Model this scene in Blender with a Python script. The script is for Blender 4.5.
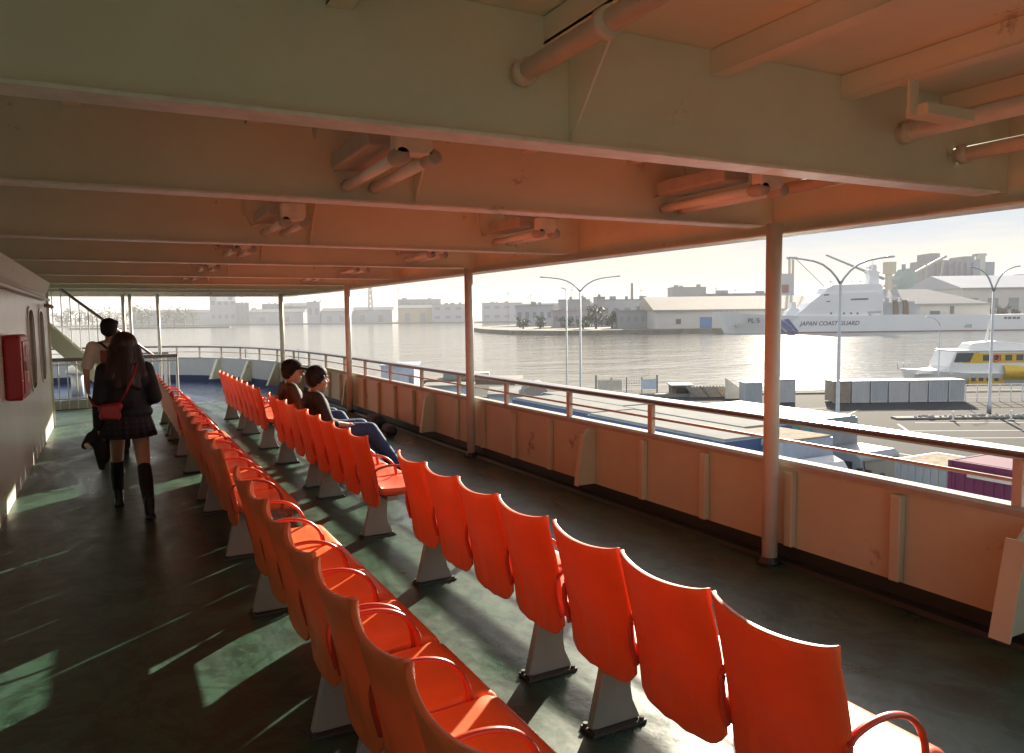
import bpy, bmesh, math, random
from math import sin, cos, pi, radians
from mathutils import Vector, Matrix
random.seed(7)
for _o in list(bpy.data.objects):
    bpy.data.objects.remove(_o)
S = bpy.context.scene
COL = S.collection

# ---------------------------------------------------------------- camera
YAW, PITCH, ROLL, CAMH, FPX = radians(27.8), radians(4.55), radians(-0.696), 1.72, 758.0
_f = Vector((sin(YAW) * cos(PITCH), cos(YAW) * cos(PITCH), -sin(PITCH)))
_r = Vector((cos(YAW), -sin(YAW), 0)); _u = _r.cross(_f)
_a = cos(ROLL) * _r + sin(ROLL) * _u; _b = cos(ROLL) * _u - sin(ROLL) * _r
cam = bpy.data.cameras.new('camera'); camo = bpy.data.objects.new('camera', cam); COL.objects.link(camo)
camo.matrix_world = Matrix(((_a.x, _b.x, -_f.x, 0), (_a.y, _b.y, -_f.y, 0), (_a.z, _b.z, -_f.z, CAMH), (0, 0, 0, 1)))
cam.sensor_width = 36; cam.lens = FPX / 1024 * 36; cam.clip_start = .05; cam.clip_end = 30000
S.camera = camo

# ---------------------------------------------------------------- light
SUN_AZ, SUN_EL = radians(48.6), radians(17.5)      # azimuth from +Y towards +X
W = bpy.data.worlds.new('World'); S.world = W; W.use_nodes = True
nt = W.node_tree; N = nt.nodes; L = nt.links
for n in list(N): N.remove(n)
out = N.new('ShaderNodeOutputWorld'); bg = N.new('ShaderNodeBackground'); bg.inputs[1].default_value = .065
sky = N.new('ShaderNodeTexSky'); sky.sky_type = 'NISHITA'; sky.sun_disc = False
sky.sun_elevation = SUN_EL; sky.sun_rotation = SUN_AZ; sky.dust_density = 1.6; sky.air_density = 1.0; sky.ozone_density = 1.4
tc = N.new('ShaderNodeTexCoord'); sep = N.new('ShaderNodeSeparateXYZ'); L.new(tc.outputs['Generated'], sep.inputs[0])
def mth(op, a, b=None, clamp=False):
    n = N.new('ShaderNodeMath'); n.operation = op; n.use_clamp = clamp
    for i, v in enumerate((a, b)):
        if v is None: continue
        if isinstance(v, (int, float)): n.inputs[i].default_value = v
        else: L.new(v, n.inputs[i])
    return n.outputs[0]
den = mth('ADD', mth('MAXIMUM', sep.outputs[2], 0.0), .09)
cx = mth('DIVIDE', sep.outputs[0], den); cy = mth('DIVIDE', sep.outputs[1], den)
cmb = N.new('ShaderNodeCombineXYZ'); L.new(cx, cmb.inputs[0]); L.new(cy, cmb.inputs[1])
nz = N.new('ShaderNodeTexNoise'); nz.inputs['Scale'].default_value = .9; nz.inputs['Detail'].default_value = 7; nz.inputs['Roughness'].default_value = .55
L.new(cmb.outputs[0], nz.inputs['Vector'])
rmp = N.new('ShaderNodeValToRGB'); rmp.color_ramp.elements[0].position = .40; rmp.color_ramp.elements[1].position = .62
L.new(nz.outputs[0], rmp.inputs[0])
cm = mth('MULTIPLY', rmp.outputs[0], .75)
mx = N.new('ShaderNodeMix'); mx.data_type = 'RGBA'; L.new(cm, mx.inputs[0]); L.new(sky.outputs[0], mx.inputs[6])
mx.inputs[7].default_value = (7.6, 7.5, 7.4, 1)
# low haze layer: creamy near the horizon, broken by bluish cloud bars
hzr = N.new('ShaderNodeMapRange'); hzr.interpolation_type = 'SMOOTHSTEP'; hzr.inputs[1].default_value = .13; hzr.inputs[2].default_value = .34; hzr.inputs[3].default_value = 1; hzr.inputs[4].default_value = 0; L.new(sep.outputs[2], hzr.inputs[0]); hz = hzr.outputs[0]
mp2 = N.new('ShaderNodeMapping'); mp2.inputs['Scale'].default_value = (2.6, 2.6, 26); mp2.inputs['Location'].default_value = (.7, .2, .35); L.new(tc.outputs['Generated'], mp2.inputs[0])
nz2 = N.new('ShaderNodeTexNoise'); nz2.inputs['Scale'].default_value = 1.0; nz2.inputs['Detail'].default_value = 8; nz2.inputs['Roughness'].default_value = .6; L.new(mp2.outputs[0], nz2.inputs['Vector'])
bar = N.new('ShaderNodeValToRGB'); be = bar.color_ramp.elements; be[0].position = .43; be[1].position = .57
be[0].color = (2.7, 3.1, 3.6, 1); be[1].color = (4.5, 3.95, 3.05, 1); L.new(nz2.outputs[0], bar.inputs[0])
up = N.new('ShaderNodeMapRange'); up.inputs[1].default_value = .02; up.inputs[2].default_value = .10; L.new(sep.outputs[2], up.inputs[0])
hc = N.new('ShaderNodeMix'); hc.data_type = 'RGBA'; L.new(up.outputs[0], hc.inputs[0]); hc.inputs[6].default_value = (4.35, 3.95, 3.25, 1); L.new(bar.outputs[0], hc.inputs[7])
mx2 = N.new('ShaderNodeMix'); mx2.data_type = 'RGBA'; L.new(hz, mx2.inputs[0]); L.new(mx.outputs[2], mx2.inputs[6]); L.new(hc.outputs[2], mx2.inputs[7])
L.new(mx2.outputs[2], bg.inputs[0]); L.new(bg.outputs[0], out.inputs[0])
sl = bpy.data.lights.new('sun', 'SUN'); sl.energy = 4.6; sl.angle = radians(.6); sl.color = (1, .88, .70)
so = bpy.data.objects.new('sun', sl); COL.objects.link(so)
_sd = Vector((sin(SUN_AZ) * cos(SUN_EL), cos(SUN_AZ) * cos(SUN_EL), sin(SUN_EL)))
so.rotation_euler = _sd.to_track_quat('Z', 'Y').to_euler(); so.location = (40, 40, 40)
S.view_settings.view_transform = 'Standard'; S.view_settings.look = 'None'; S.view_settings.gamma = 1
S.view_settings.exposure = 1.75
S.render.engine = 'CYCLES'
S.cycles.use_denoising = True; S.cycles.max_bounces = 8; S.cycles.diffuse_bounces = 5; S.cycles.glossy_bounces = 4
S.cycles.sample_clamp_indirect = 6; S.cycles.caustics_reflective = False; S.cycles.caustics_refractive = False

# ---------------------------------------------------------------- materials
def mat(name, col, rough=.5, metal=0, var=.12, vscale=3.0, bump=0, bscale=40, col2=None, rust=0, spec=.5, stretch=(1, 1, 1), rvar=0, coat=0):
    m = bpy.data.materials.new(name); m.use_nodes = True
    t = m.node_tree; n = t.nodes; l = t.links; p = n['Principled BSDF']
    p.inputs['Roughness'].default_value = rough; p.inputs['Metallic'].default_value = metal
    p.inputs['Specular IOR Level'].default_value = spec
    if coat: p.inputs['Coat Weight'].default_value = coat; p.inputs['Coat Roughness'].default_value = .34
    c = n.new('ShaderNodeTexCoord'); mp = n.new('ShaderNodeMapping'); mp.inputs['Scale'].default_value = stretch
    l.new(c.outputs['Object'], mp.inputs[0])
    no = n.new('ShaderNodeTexNoise'); no.inputs['Scale'].default_value = vscale; no.inputs['Detail'].default_value = 6
    no.inputs['Roughness'].default_value = .65
    l.new(mp.outputs[0], no.inputs['Vector'])
    r = n.new('ShaderNodeValToRGB'); e = r.color_ramp.elements; e[0].position = .3; e[1].position = .7
    b = col2 or [x * (1 + var) for x in col]; a = col if col2 else [x * (1 - var) for x in col]
    e[0].color = (*a, 1); e[1].color = (*b, 1)
    l.new(no.outputs[0], r.inputs[0]); src = r.outputs[0]
    if rust:
        n2 = n.new('ShaderNodeTexNoise'); n2.inputs['Scale'].default_value = 2.3; n2.inputs['Detail'].default_value = 9; n2.inputs['Roughness'].default_value = .7
        l.new(c.outputs['Object'], n2.inputs['Vector'])
        r2 = n.new('ShaderNodeValToRGB'); r2.color_ramp.elements[0].position = .66 - .08 * rust; r2.color_ramp.elements[1].position = .74
        l.new(n2.outputs[0], r2.inputs[0])
        mm = n.new('ShaderNodeMix'); mm.data_type = 'RGBA'; l.new(r2.outputs[0], mm.inputs[0]); l.new(src, mm.inputs[6]); mm.inputs[7].default_value = (.16, .06, .025, 1)
        src = mm.outputs[2]
    l.new(src, p.inputs['Base Color'])
    if rvar:
        mr = n.new('ShaderNodeMapRange'); mr.inputs[1].default_value = .3; mr.inputs[2].default_value = .7
        mr.inputs[3].default_value = max(.03, rough - rvar); mr.inputs[4].default_value = min(1, rough + rvar)
        l.new(no.outputs[0], mr.inputs[0]); l.new(mr.outputs[0], p.inputs['Roughness'])
    if bump:
        nb = n.new('ShaderNodeTexNoise'); nb.inputs['Scale'].default_value = bscale; nb.inputs['Detail'].default_value = 4
        l.new(mp.outputs[0], nb.inputs['Vector'])
        bp = n.new('ShaderNodeBump'); bp.inputs['Strength'].default_value = bump; bp.inputs['Distance'].default_value = .02
        l.new(nb.outputs[0], bp.inputs['Height']); l.new(bp.outputs[0], p.inputs['Normal'])
    return m
M = dict(
    deck=mat('deck_green', (.020, .042, .026), .3, var=.3, vscale=1.4, bump=.12, bscale=9, col2=(.050, .085, .058), rvar=.14),
    deckblue=mat('deck_blue', (.035, .075, .20), .35, vscale=1.6, col2=(.06, .12, .27), bump=.1, bscale=10, rvar=.12),
    waterway=mat('waterway', (.012, .020, .016), .5, vscale=3),
    seam=mat('seam', (.60, .62, .56), .36, vscale=6),
    cream=mat('cream_paint', (.55, .57, .43), .42, var=.07, vscale=2.2, bump=.05, bscale=25, rust=.35),
    ceil=mat('ceiling_paint', (.81, .765, .60), .5, var=.08, vscale=1.3, bump=.06, bscale=14, rust=.12),
    flange=mat('flange_paint', (.82, .81, .72), .34, var=.14, vscale=9, rust=.5),
    wall=mat('wall_paint', (.80, .78, .68), .28, var=.06, vscale=2, bump=.16, bscale=2.2, rust=.2),
    bow=mat('bow_white', (.42, .45, .46), .4, var=.06, vscale=3, rust=.3),
    bowblue=mat('bow_blue', (.015, .025, .07), .5),
    pipe=mat('pipe_paint', (.74, .66, .54), .4, var=.12, vscale=6, rust=.8),
    post=mat('post_paint', (.68, .65, .54), .4, var=.08, vscale=7, rust=.5),
    capwhite=mat('cap_paint', (.42, .39, .33), .75, rust=.4, vscale=7, spec=.2),
    wood=mat('rail_wood', (.10, .042, .026), .42, var=.3, vscale=8, stretch=(1, .2, 1), coat=1.0),
    railmetal=mat('rail_paint', (.60, .50, .42), .4, rust=.6, vscale=8),
    orange=mat('seat_plastic', (.76, .115, .034), .42, var=.12, vscale=4, rvar=.08, bump=.03, bscale=120),
    orange2=mat('seat_backlit', (.86, .20, .062), .44, var=.13, vscale=4, rvar=.08, bump=.03, bscale=120),  # left row: brighter orange, light glowing through the plastic put into the colour
    arm=mat('arm_red', (.50, .055, .025), .34, var=.1, vscale=7),
    leg=mat('leg_grey', (.34, .33, .31), .5, var=.08, vscale=9, rust=.25),
    legdark=mat('foot_dark', (.07, .065, .06), .6, rust=.8),
    white=mat('white_paint', (.78, .78, .76), .4, var=.06, vscale=4),
    offwhite=mat('lamp_plastic', (.88, .90, .86), .22, var=.05, vscale=6),
    endcap=mat('endcap', (.46, .46, .42), .5, var=.12, vscale=9),
    glass=mat('dark_glass', (.03, .035, .04), .08, var=.2),
    red=mat('red_box', (.45, .02, .03), .35, var=.1, vscale=4),
    yellowlab=mat('label_ivory', (.7, .62, .4), .5),
    steelg=mat('galvanised', (.42, .44, .46), .45, metal=.3, var=.08, vscale=5),
    black=mat('black_rubber', (.015, .015, .017), .5),
    skin=mat('skin', (.50, .30, .21), .5, var=.06, vscale=8),
    hair=mat('hair_black', (.006, .006, .006), .7, var=.3, vscale=30, stretch=(1, 1, .2), bump=.4, bscale=60),
    hairred=mat('hair_dark_red', (.030, .010, .010), .42, var=.4, vscale=30, stretch=(1, 1, .15), bump=.5, bscale=50),
    jacket=mat('black_jacket', (.014, .014, .018), .75, var=.25, vscale=7, bump=.5, bscale=14),
    sock=mat('black_sock', (.010, .011, .016), .8, bump=.3, bscale=60),
    shoe=mat('black_shoe', (.010, .010, .010), .4),
    bag=mat('red_bag', (.34, .015, .02), .4, var=.15),
    tee=mat('cream_shirt', (.74, .70, .62), .8, var=.06, vscale=5, bump=.4, bscale=14),
    print=mat('shirt_print', (.27, .07, .06), .8, var=.5, vscale=26),
    trousers=mat('dark_trousers', (.018, .018, .022), .8, bump=.4, bscale=14),
    jeans=mat('blue_jeans', (.030, .075, .19), .8, var=.25, vscale=22, bump=.4, bscale=18),
    darktee=mat('charcoal_shirt', (.016, .017, .018), .8, bump=.4, bscale=14),
    brownshirt=mat('brown_shirt', (.062, .042, .028), .8, bump=.4, bscale=14),
    cap=mat('black_cap', (.006, .006, .007), .85),
    bagblack=mat('black_cloth', (.012, .012, .014), .75, bump=.5, bscale=12),
    asphalt=mat('asphalt', (.040, .041, .044), .95, var=.2, vscale=.12, bump=.2, bscale=6, spec=.1),
    concrete=mat('concrete', (.20, .195, .18), .95, var=.18, vscale=.5, bump=.2, bscale=4),
    stone=mat('quay_stone', (.14, .13, .11), .85, var=.45, vscale=.25, stretch=(1, 1, 3)),
    line=mat('road_line', (.36, .355, .34), .9, var=.15, vscale=2),
    boxw=mat('container_white', (.46, .47, .48), .5, var=.08, vscale=1.2, rust=.4),
    boxg=mat('container_grey', (.38, .42, .44), .5, var=.08, vscale=1.2, rust=.4),
    boxbrown=mat('container_brown', (.30, .25, .20), .6, var=.2, rust=.8),
    boxpurple=mat('container_purple', (.12, .020, .070), .9, var=.1, vscale=1, rust=.3),
    boxblue=mat('cabin_blue', (.36, .46, .58), .5, var=.08),
    tarp=mat('roof_white', (.27, .27, .26), .95, var=.14, vscale=.8, spec=.05),
    tblue=mat('truck_blue', (.045, .09, .21), .45, var=.12),
    tlblue=mat('truck_pale_blue', (.30, .37, .46), .45, var=.1),
    teal=mat('tarp_teal', (.10, .28, .26), .6, var=.15),
    tgrey=mat('truck_grey', (.22, .23, .25), .5),
    yellow=mat('machine_yellow', (.72, .42, .03), .45),
    emblemy=mat('emblem_yellow', (.75, .58, .12), .5),
    shed=mat('shed_brown', (.16, .11, .075), .7, var=.25),
    timber=mat('timber', (.30, .25, .19), .95, var=.35, vscale=4, spec=.05),
    timberd=mat('timber_grey', (.24, .22, .20), .75, var=.35, vscale=4),
    panelbl=mat('panel_pale_blue', (.48, .56, .66), .5),
    panelbe=mat('panel_beige', (.56, .52, .45), .6),
    shipw=mat('ship_white', (.72, .74, .76), .45, var=.04, vscale=.05),
    shipd=mat('ship_grey', (.36, .38, .40), .5, var=.1, vscale=.3),
    shipblue=mat('stripe_blue', (.012, .05, .26), .45),
    shipred=mat('boot_red', (.20, .07, .06), .6),
    ink=mat('letter_navy', (.02, .03, .07), .5),
    boaty=mat('boat_yellow', (.66, .42, .03), .4),
    lifebuoy=mat('buoy_orange', (.75, .16, .05), .5),
    whwall=mat('shed_wall', (.52, .50, .47), .7, var=.06, vscale=.08),
    whroof=mat('shed_roof', (.40, .36, .30), .9, var=.06, vscale=.06),
    whroofd=mat('shed_roof_grey', (.26, .25, .25), .9, var=.08, vscale=.06),
    whblue=mat('shed_door_blue', (.06, .16, .38), .5),
    fargrey=mat('block_grey', (.27, .28, .30), .7, var=.08, vscale=.05),
    farpale=mat('block_pale', (.40, .42, .46), .9, var=.06, vscale=.05),
    farpurple=mat('block_mauve', (.34, .30, .33), .7, var=.08, vscale=.05),
    fargreen=mat('block_green', (.20, .27, .26), .7, var=.1, vscale=.1),
    farblue=mat('roof_blue', (.10, .26, .50), .6),
    farbeige=mat('block_beige', (.48, .40, .28), .7, var=.1, vscale=.1),
    crane=mat('crane_cream', (.46, .43, .34), .6),
    win=mat('far_window', (.06, .07, .09), .3),
    farwin=mat('block_window', (.20, .22, .25), .4),
    leaf=mat('leaf', (.030, .075, .022), .6, var=.5, vscale=.7),
    leafd=mat('leaf_dark', (.022, .042, .020), .6, var=.5, vscale=.7),
    bark=mat('bark', (.08, .06, .045), .8),
    land=mat('far_land', (.12, .12, .11), .9, var=.2, vscale=.02),
    hull=mat('hull_white', (.6, .6, .6), .5),
)
def leaf_two(m):
    p = m.node_tree.nodes['Principled BSDF']; p.inputs['Subsurface Weight'].default_value = 0
for k in ('orange', 'orange2'):
    M[k].node_tree.nodes['Principled BSDF'].inputs['Coat Weight'].default_value = .03

for k, c_ in (('orange', (.85, .13, .03, 1)), ('orange2', (.9, .20, .05, 1))):
    t_ = M[k].node_tree; tb = t_.nodes.new('ShaderNodeBsdfTranslucent'); tb.inputs[0].default_value = c_
    ms = t_.nodes.new('ShaderNodeMixShader'); ms.inputs[0].default_value = .08
    t_.links.new(t_.nodes['Principled BSDF'].outputs[0], ms.inputs[1]); t_.links.new(tb.outputs[0], ms.inputs[2]); t_.links.new(ms.outputs[0], t_.nodes['Material Output'].inputs[0])
_p = M['wood'].node_tree.nodes['Principled BSDF']; _p.inputs['Coat IOR'].default_value = 1.9; _p.inputs['Coat Roughness'].default_value = .30; _p.inputs['Specular IOR Level'].default_value = .8
# deck: worn, streaked, half-glossy
def deck_nodes(m, a, b, dirt):
    t = m.node_tree; n = t.nodes; l = t.links; p = n['Principled BSDF']
    c = n.new('ShaderNodeTexCoord'); mp = n.new('ShaderNodeMapping'); mp.inputs['Scale'].default_value = (1.6, .55, 1)
    mp.inputs['Rotation'].default_value = (0, 0, .5); l.new(c.outputs['Object'], mp.inputs[0])
    n1 = n.new('ShaderNodeTexNoise'); n1.inputs['Scale'].default_value = 1.3; n1.inputs['Detail'].default_value = 10; n1.inputs['Roughness'].default_value = .68; n1.inputs['Distortion'].default_value = .6
    l.new(mp.outputs[0], n1.inputs['Vector'])
    n2 = n.new('ShaderNodeTexNoise'); n2.inputs['Scale'].default_value = 14; n2.inputs['Detail'].default_value = 8; n2.inputs['Roughness'].default_value = .75
    l.new(c.outputs['Object'], n2.inputs['Vector'])
    r = n.new('ShaderNodeValToRGB'); e = r.color_ramp.elements; e[0].position = .32; e[1].position = .68; e[0].color = (*a, 1); e[1].color = (*b, 1)
    l.new(n1.outputs[0], r.inputs[0])
    r2 = n.new('ShaderNodeValToRGB'); r2.color_ramp.elements[0].position = .54; r2.color_ramp.elements[1].position = .72
    l.new(n2.outputs[0], r2.inputs[0])
    k = n.new('ShaderNodeMath'); k.operation = 'MULTIPLY'; k.inputs[1].default_value = .55; l.new(r2.outputs[0], k.inputs[0])
    mm = n.new('ShaderNodeMix'); mm.data_type = 'RGBA'; l.new(k.outputs[0], mm.inputs[0]); l.new(r.outputs[0], mm.inputs[6]); mm.inputs[7].default_value = (*dirt, 1)
    l.new(mm.outputs[2], p.inputs['Base Color'])
    n3 = n.new('ShaderNodeTexNoise'); n3.inputs['Scale'].default_value = 3.1; n3.inputs['Detail'].default_value = 12; n3.inputs['Roughness'].default_value = .8; n3.inputs['Distortion'].default_value = 1.2
    l.new(c.outputs['Object'], n3.inputs['Vector'])
    r3 = n.new('ShaderNodeValToRGB'); r3.color_ramp.elements[0].position = .46; r3.color_ramp.elements[1].position = .54; l.new(n3.outputs[0], r3.inputs[0])
    m3 = n.new('ShaderNodeMix'); m3.data_type = 'RGBA'; m3.blend_type = 'MULTIPLY'; m3.inputs[0].default_value = .5; l.new(mm.outputs[2], m3.inputs[6]); l.new(r3.outputs[0], m3.inputs[7]); l.new(m3.outputs[2], p.inputs['Base Color'])
    mr = n.new('ShaderNodeMapRange'); mr.inputs[1].default_value = .34; mr.inputs[2].default_value = .66; mr.inputs[3].default_value = .24; mr.inputs[4].default_value = .52
    l.new(n1.outputs[0], mr.inputs[0]); l.new(mr.outputs[0], p.inputs['Roughness'])
deck_nodes(M['deck'], (.022, .074, .043), (.058, .134, .090), (.115, .150, .12))
M['deck'].node_tree.nodes['Principled BSDF'].inputs['Specular IOR Level'].default_value = .65
deck_nodes(M['deckblue'], (.022, .045, .12), (.04, .075, .17), (.08, .10, .15))

# water: glossy, with two sizes of chop
def water_mat():
    m = bpy.data.materials.new('harbour_water'); m.use_nodes = True
    t = m.node_tree; n = t.nodes; l = t.links; p = n['Principled BSDF']
    p.inputs['Base Color'].default_value = (.10, .10, .088, 1); p.inputs['Roughness'].default_value = .10; p.inputs['IOR'].default_value = 1.5
    c = n.new('ShaderNodeTexCoord'); hs = []
    for sc, st in ((1.1, (1, 1.5, 1)), (.22, (1, 1.6, 1)), (.035, (1, 1.8, 1))):
        mp = n.new('ShaderNodeMapping'); mp.inputs['Rotation'].default_value = (0, 0, .6); mp.inputs['Scale'].default_value = st
        l.new(c.outputs['Object'], mp.inputs[0])
        no = n.new('ShaderNodeTexNoise'); no.inputs['Scale'].default_value = sc; no.inputs['Detail'].default_value = 4
        l.new(mp.outputs[0], no.inputs['Vector']); hs.append(no.outputs[0])
    acc = None
    for h, w in zip(hs, (.16, .55, 1.6)):
        k = n.new('ShaderNodeMath'); k.operation = 'MULTIPLY'; k.inputs[1].default_value = w; l.new(h, k.inputs[0])
        if acc is None: acc = k.outputs[0]
        else:
            a = n.new('ShaderNodeMath'); a.operation = 'ADD'; l.new(acc, a.inputs[0]); l.new(k.outputs[0], a.inputs[1]); acc = a.outputs[0]
    b = n.new('ShaderNodeBump'); b.inputs['Strength'].default_value = .6; b.inputs['Distance'].default_value = .44
    l.new(acc, b.inputs['Height']); l.new(b.outputs[0], p.inputs['Normal'])
    return m
M['water'] = water_mat()

# ---------------------------------------------------------------- building helpers
def props(o, label=None, cat=None, group=None, kind=None):
    if label: o['label'] = label
    if cat: o['category'] = cat
    if group: o['group'] = group
    if kind: o['kind'] = kind
    return o
MW = {}
def thing(name, label, cat, loc=(0, 0, 0), rz=0.0, group=None, kind=None):
    o = bpy.data.objects.new(name, None); COL.objects.link(o); o.empty_display_size = .1
    o.location = loc; o.rotation_euler = (0, 0, rz)
    MW[o.name] = Matrix.Translation(Vector(loc)) @ Matrix.Rotation(rz, 4, 'Z')
    return props(o, label, cat, group, kind)
class MB:
    def __init__(s): s.bm = bmesh.new()
    def box(s, c, d, rz=0, rx=0, ry=0, taper=1.0):
        hx, hy, hz = d[0] / 2, d[1] / 2, d[2] / 2
        R = Matrix.Rotation(rz, 3, 'Z') @ Matrix.Rotation(ry, 3, 'Y') @ Matrix.Rotation(rx, 3, 'X'); c = Vector(c)
        v = []
        for z in (-1, 1):
            k = taper if z > 0 else 1
            for x, y in ((-1, -1), (1, -1), (1, 1), (-1, 1)):
                v.append(s.bm.verts.new(c + R @ Vector((x * hx * k, y * hy * k, z * hz))))
        for f in ((3, 2, 1, 0), (4, 5, 6, 7), (0, 1, 5, 4), (1, 2, 6, 5), (2, 3, 7, 6), (3, 0, 4, 7)): s.bm.faces.new([v[i] for i in f])
        return s
    def poly(s, pts):
        s.bm.faces.new([s.bm.verts.new(p) for p in pts]); return s
    def prism(s, pts, d):                 # planar polygon (3d points) extruded by vector d
        d = Vector(d); a = [s.bm.verts.new(p) for p in pts]; b = [s.bm.verts.new(Vector(p) + d) for p in pts]
        s.bm.faces.new(a[::-1]); s.bm.faces.new(b); n = len(a)
        for i in range(n): s.bm.faces.new((a[i], a[(i + 1) % n], b[(i + 1) % n], b[i]))
        return s
    def rings(s, rings, cap=True, closed=True):
        vs = [[s.bm.verts.new(p) for p in r] for r in rings]
        n = len(rings[0]); m = n if closed else n - 1
        for i in range(len(vs) - 1):
            for j in range(m):
                k = (j + 1) % n
                s.bm.faces.new((vs[i][j], vs[i][k], vs[i + 1][k], vs[i + 1][j]))
        if cap and closed:
            s.bm.faces.new(vs[0][::-1]); s.bm.faces.new(vs[-1])
        return s
    def tube(s, pts, r, n=10, sx=1.0, sy=1.0, up=None):
        pts = [Vector(p) for p in pts]; rs = r if isinstance(r, (list, tuple)) else [r] * len(pts)
        R = []
        for i, p in enumerate(pts):
            d = (pts[min(i + 1, len(pts) - 1)] - pts[max(i - 1, 0)]).normalized()
            u = Vector(up) if up else (Vector((0, 0, 1)) if abs(d.z) < .95 else Vector((0, 1, 0)))
            a = d.cross(u).normalized(); b = a.cross(d)
            R.append([p + (a * cos(2 * pi * k / n) * sx + b * sin(2 * pi * k / n) * sy) * rs[i] for k in range(n)])
        return s.rings(R)
    def sweep(s, path, prof):             # horizontal path of (x,y); profile of (outward, z)
        R = []
        for i, p in enumerate(path):
            a = path[max(i - 1, 0)]; b = path[min(i + 1, len(path) - 1)]
            d = Vector((b[0] - a[0], b[1] - a[1], 0)).normalized(); nn = Vector((d.y, -d.x, 0))
            R.append([Vector((p[0], p[1], z)) + nn * o for o, z in prof])
        return s.rings(R)
    def ell(s, c, r, R=None, seg=20, rin=12):
        mtx = Matrix.Translation(Vector(c)) @ (R.to_4x4() if R else Matrix()) @ Matrix.Diagonal((*r, 1))
        bmesh.ops.create_uvsphere(s.bm, u_segments=seg, v_segments=rin, radius=1, matrix=mtx); return s
    def build(s, name, m, parent=None, world=False, smooth=False, bevel=0, weld=0):
        if weld: bmesh.ops.remove_doubles(s.bm, verts=s.bm.verts, dist=weld)
        bmesh.ops.recalc_face_normals(s.bm, faces=s.bm.faces)
        org = Vector((0, 0, 0))
        if parent is None:
            xs = [v.co for v in s.bm.verts]
            lo = Vector([min(v[i] for v in xs) for i in range(3)]); hi = Vector([max(v[i] for v in xs) for i in range(3)])
            org = Vector(((lo.x + hi.x) / 2, (lo.y + hi.y) / 2, lo.z))
            for v in s.bm.verts: v.co -= org
        me = bpy.data.meshes.new(name); s.bm.to_mesh(me); s.bm.free()
        o = bpy.data.objects.new(name, me); COL.objects.link(o); me.materials.append(m)
        if parent is None: o.location = org
        else:
            o.parent = parent
            if world: o.matrix_parent_inverse = world_inv(parent)
        if smooth:
            for p in me.polygons: p.use_smooth = True
        if bevel:
            b = o.modifiers.new('bevel', 'BEVEL'); b.width = bevel; b.segments = 2; b.limit_method = 'ANGLE'; b.angle_limit = radians(40)
        return o
def world_inv(p):
    m = Matrix()
    while p is not None:
        m = (MW.get(p.name, Matrix()) if p.type == 'EMPTY' else p.matrix_parent_inverse) @ m
        p = p.parent
    return m.inverted()
def copy_tree(o, parent=None):
    c = o.copy(); COL.objects.link(c)
    if parent is not None: c.parent = parent
    for ch in list(o.children): copy_tree(ch, c)
    return c
def text_mesh(name, s, size, m, parent, loc, rot, depth=.02, shear=0, bold=0):
    cu = bpy.data.curves.new(name, 'FONT'); cu.body = s; cu.size = size; cu.extrude = depth; cu.shear = shear; cu.offset = bold
    cu.align_x = 'LEFT'
    tmp = bpy.data.objects.new('tmp', cu); COL.objects.link(tmp)
    dg = bpy.context.evaluated_depsgraph_get(); me = bpy.data.meshes.new_from_object(tmp.evaluated_get(dg))
    bpy.data.objects.remove(tmp); me.materials.clear(); me.materials.append(m)
    o = bpy.data.objects.new(name, me); COL.objects.link(o); o.parent = parent; o.location = loc; o.rotation_euler = rot
    return o
def UW(u, w, z=0.0):                       # harbour axes: u to the right of the ship's quarter, w away from it
    return Vector((u * cos(YAW) + w * sin(YAW), -u * sin(YAW) + w * cos(YAW), z))
ZQ, ZW = -6.28, -7.8

# ================================================================ DECK OF THE FERRY (+Y = bow, +X = starboard)
KEY = [(4.06, -9), (4.08, -4), (4.08, 0), (4.08, 3), (4.02, 6), (3.97, 9), (3.93, 12), (3.90, 15), (3.80, 17), (3.62, 18.6), (3.30, 20.2), (2.85, 21.5), (2.2, 22.6), (1.3, 23.4), (.2, 23.9), (-1.2, 24.1), (-2.6, 24.15), (-4.0, 24.1), (-5.4, 23.8), (-6.8, 23)]
def catmull(P, k=5):
    o = []
    for i in range(len(P) - 1):
        p0, p1, p2, p3 = (Vector(P[max(0, min(len(P) - 1, j))]) for j in (i - 1, i, i + 1, i + 2))
        for q in range(k):
            t = q / k
            o.append(.5 * ((2 * p1) + (p2 - p0) * t + (2 * p0 - 5 * p1 + 4 * p2 - p3) * t * t + (3 * p1 - p0 - 3 * p2 + p3) * t ** 3))
    o.append(Vector(P[-1])); return [(v.x, v.y) for v in o]
PTH = catmull(KEY)
def path_x(y):
    for a, b in zip(PTH, PTH[1:]):
        if a[1] <= y <= b[1]: return a[0] + (b[0] - a[0]) * (y - a[1]) / (b[1] - a[1] + 1e-9)
    return PTH[0][0]
def path_dir(y):
    return Vector((path_x(y + .1) - path_x(y - .1), .2, 0)).normalized()
def sub_path(y0, y1):
    return [(path_x(y0), y0)] + [p for p in PTH if y0 < p[1] < y1] + [(path_x(y1), y1)]

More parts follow.
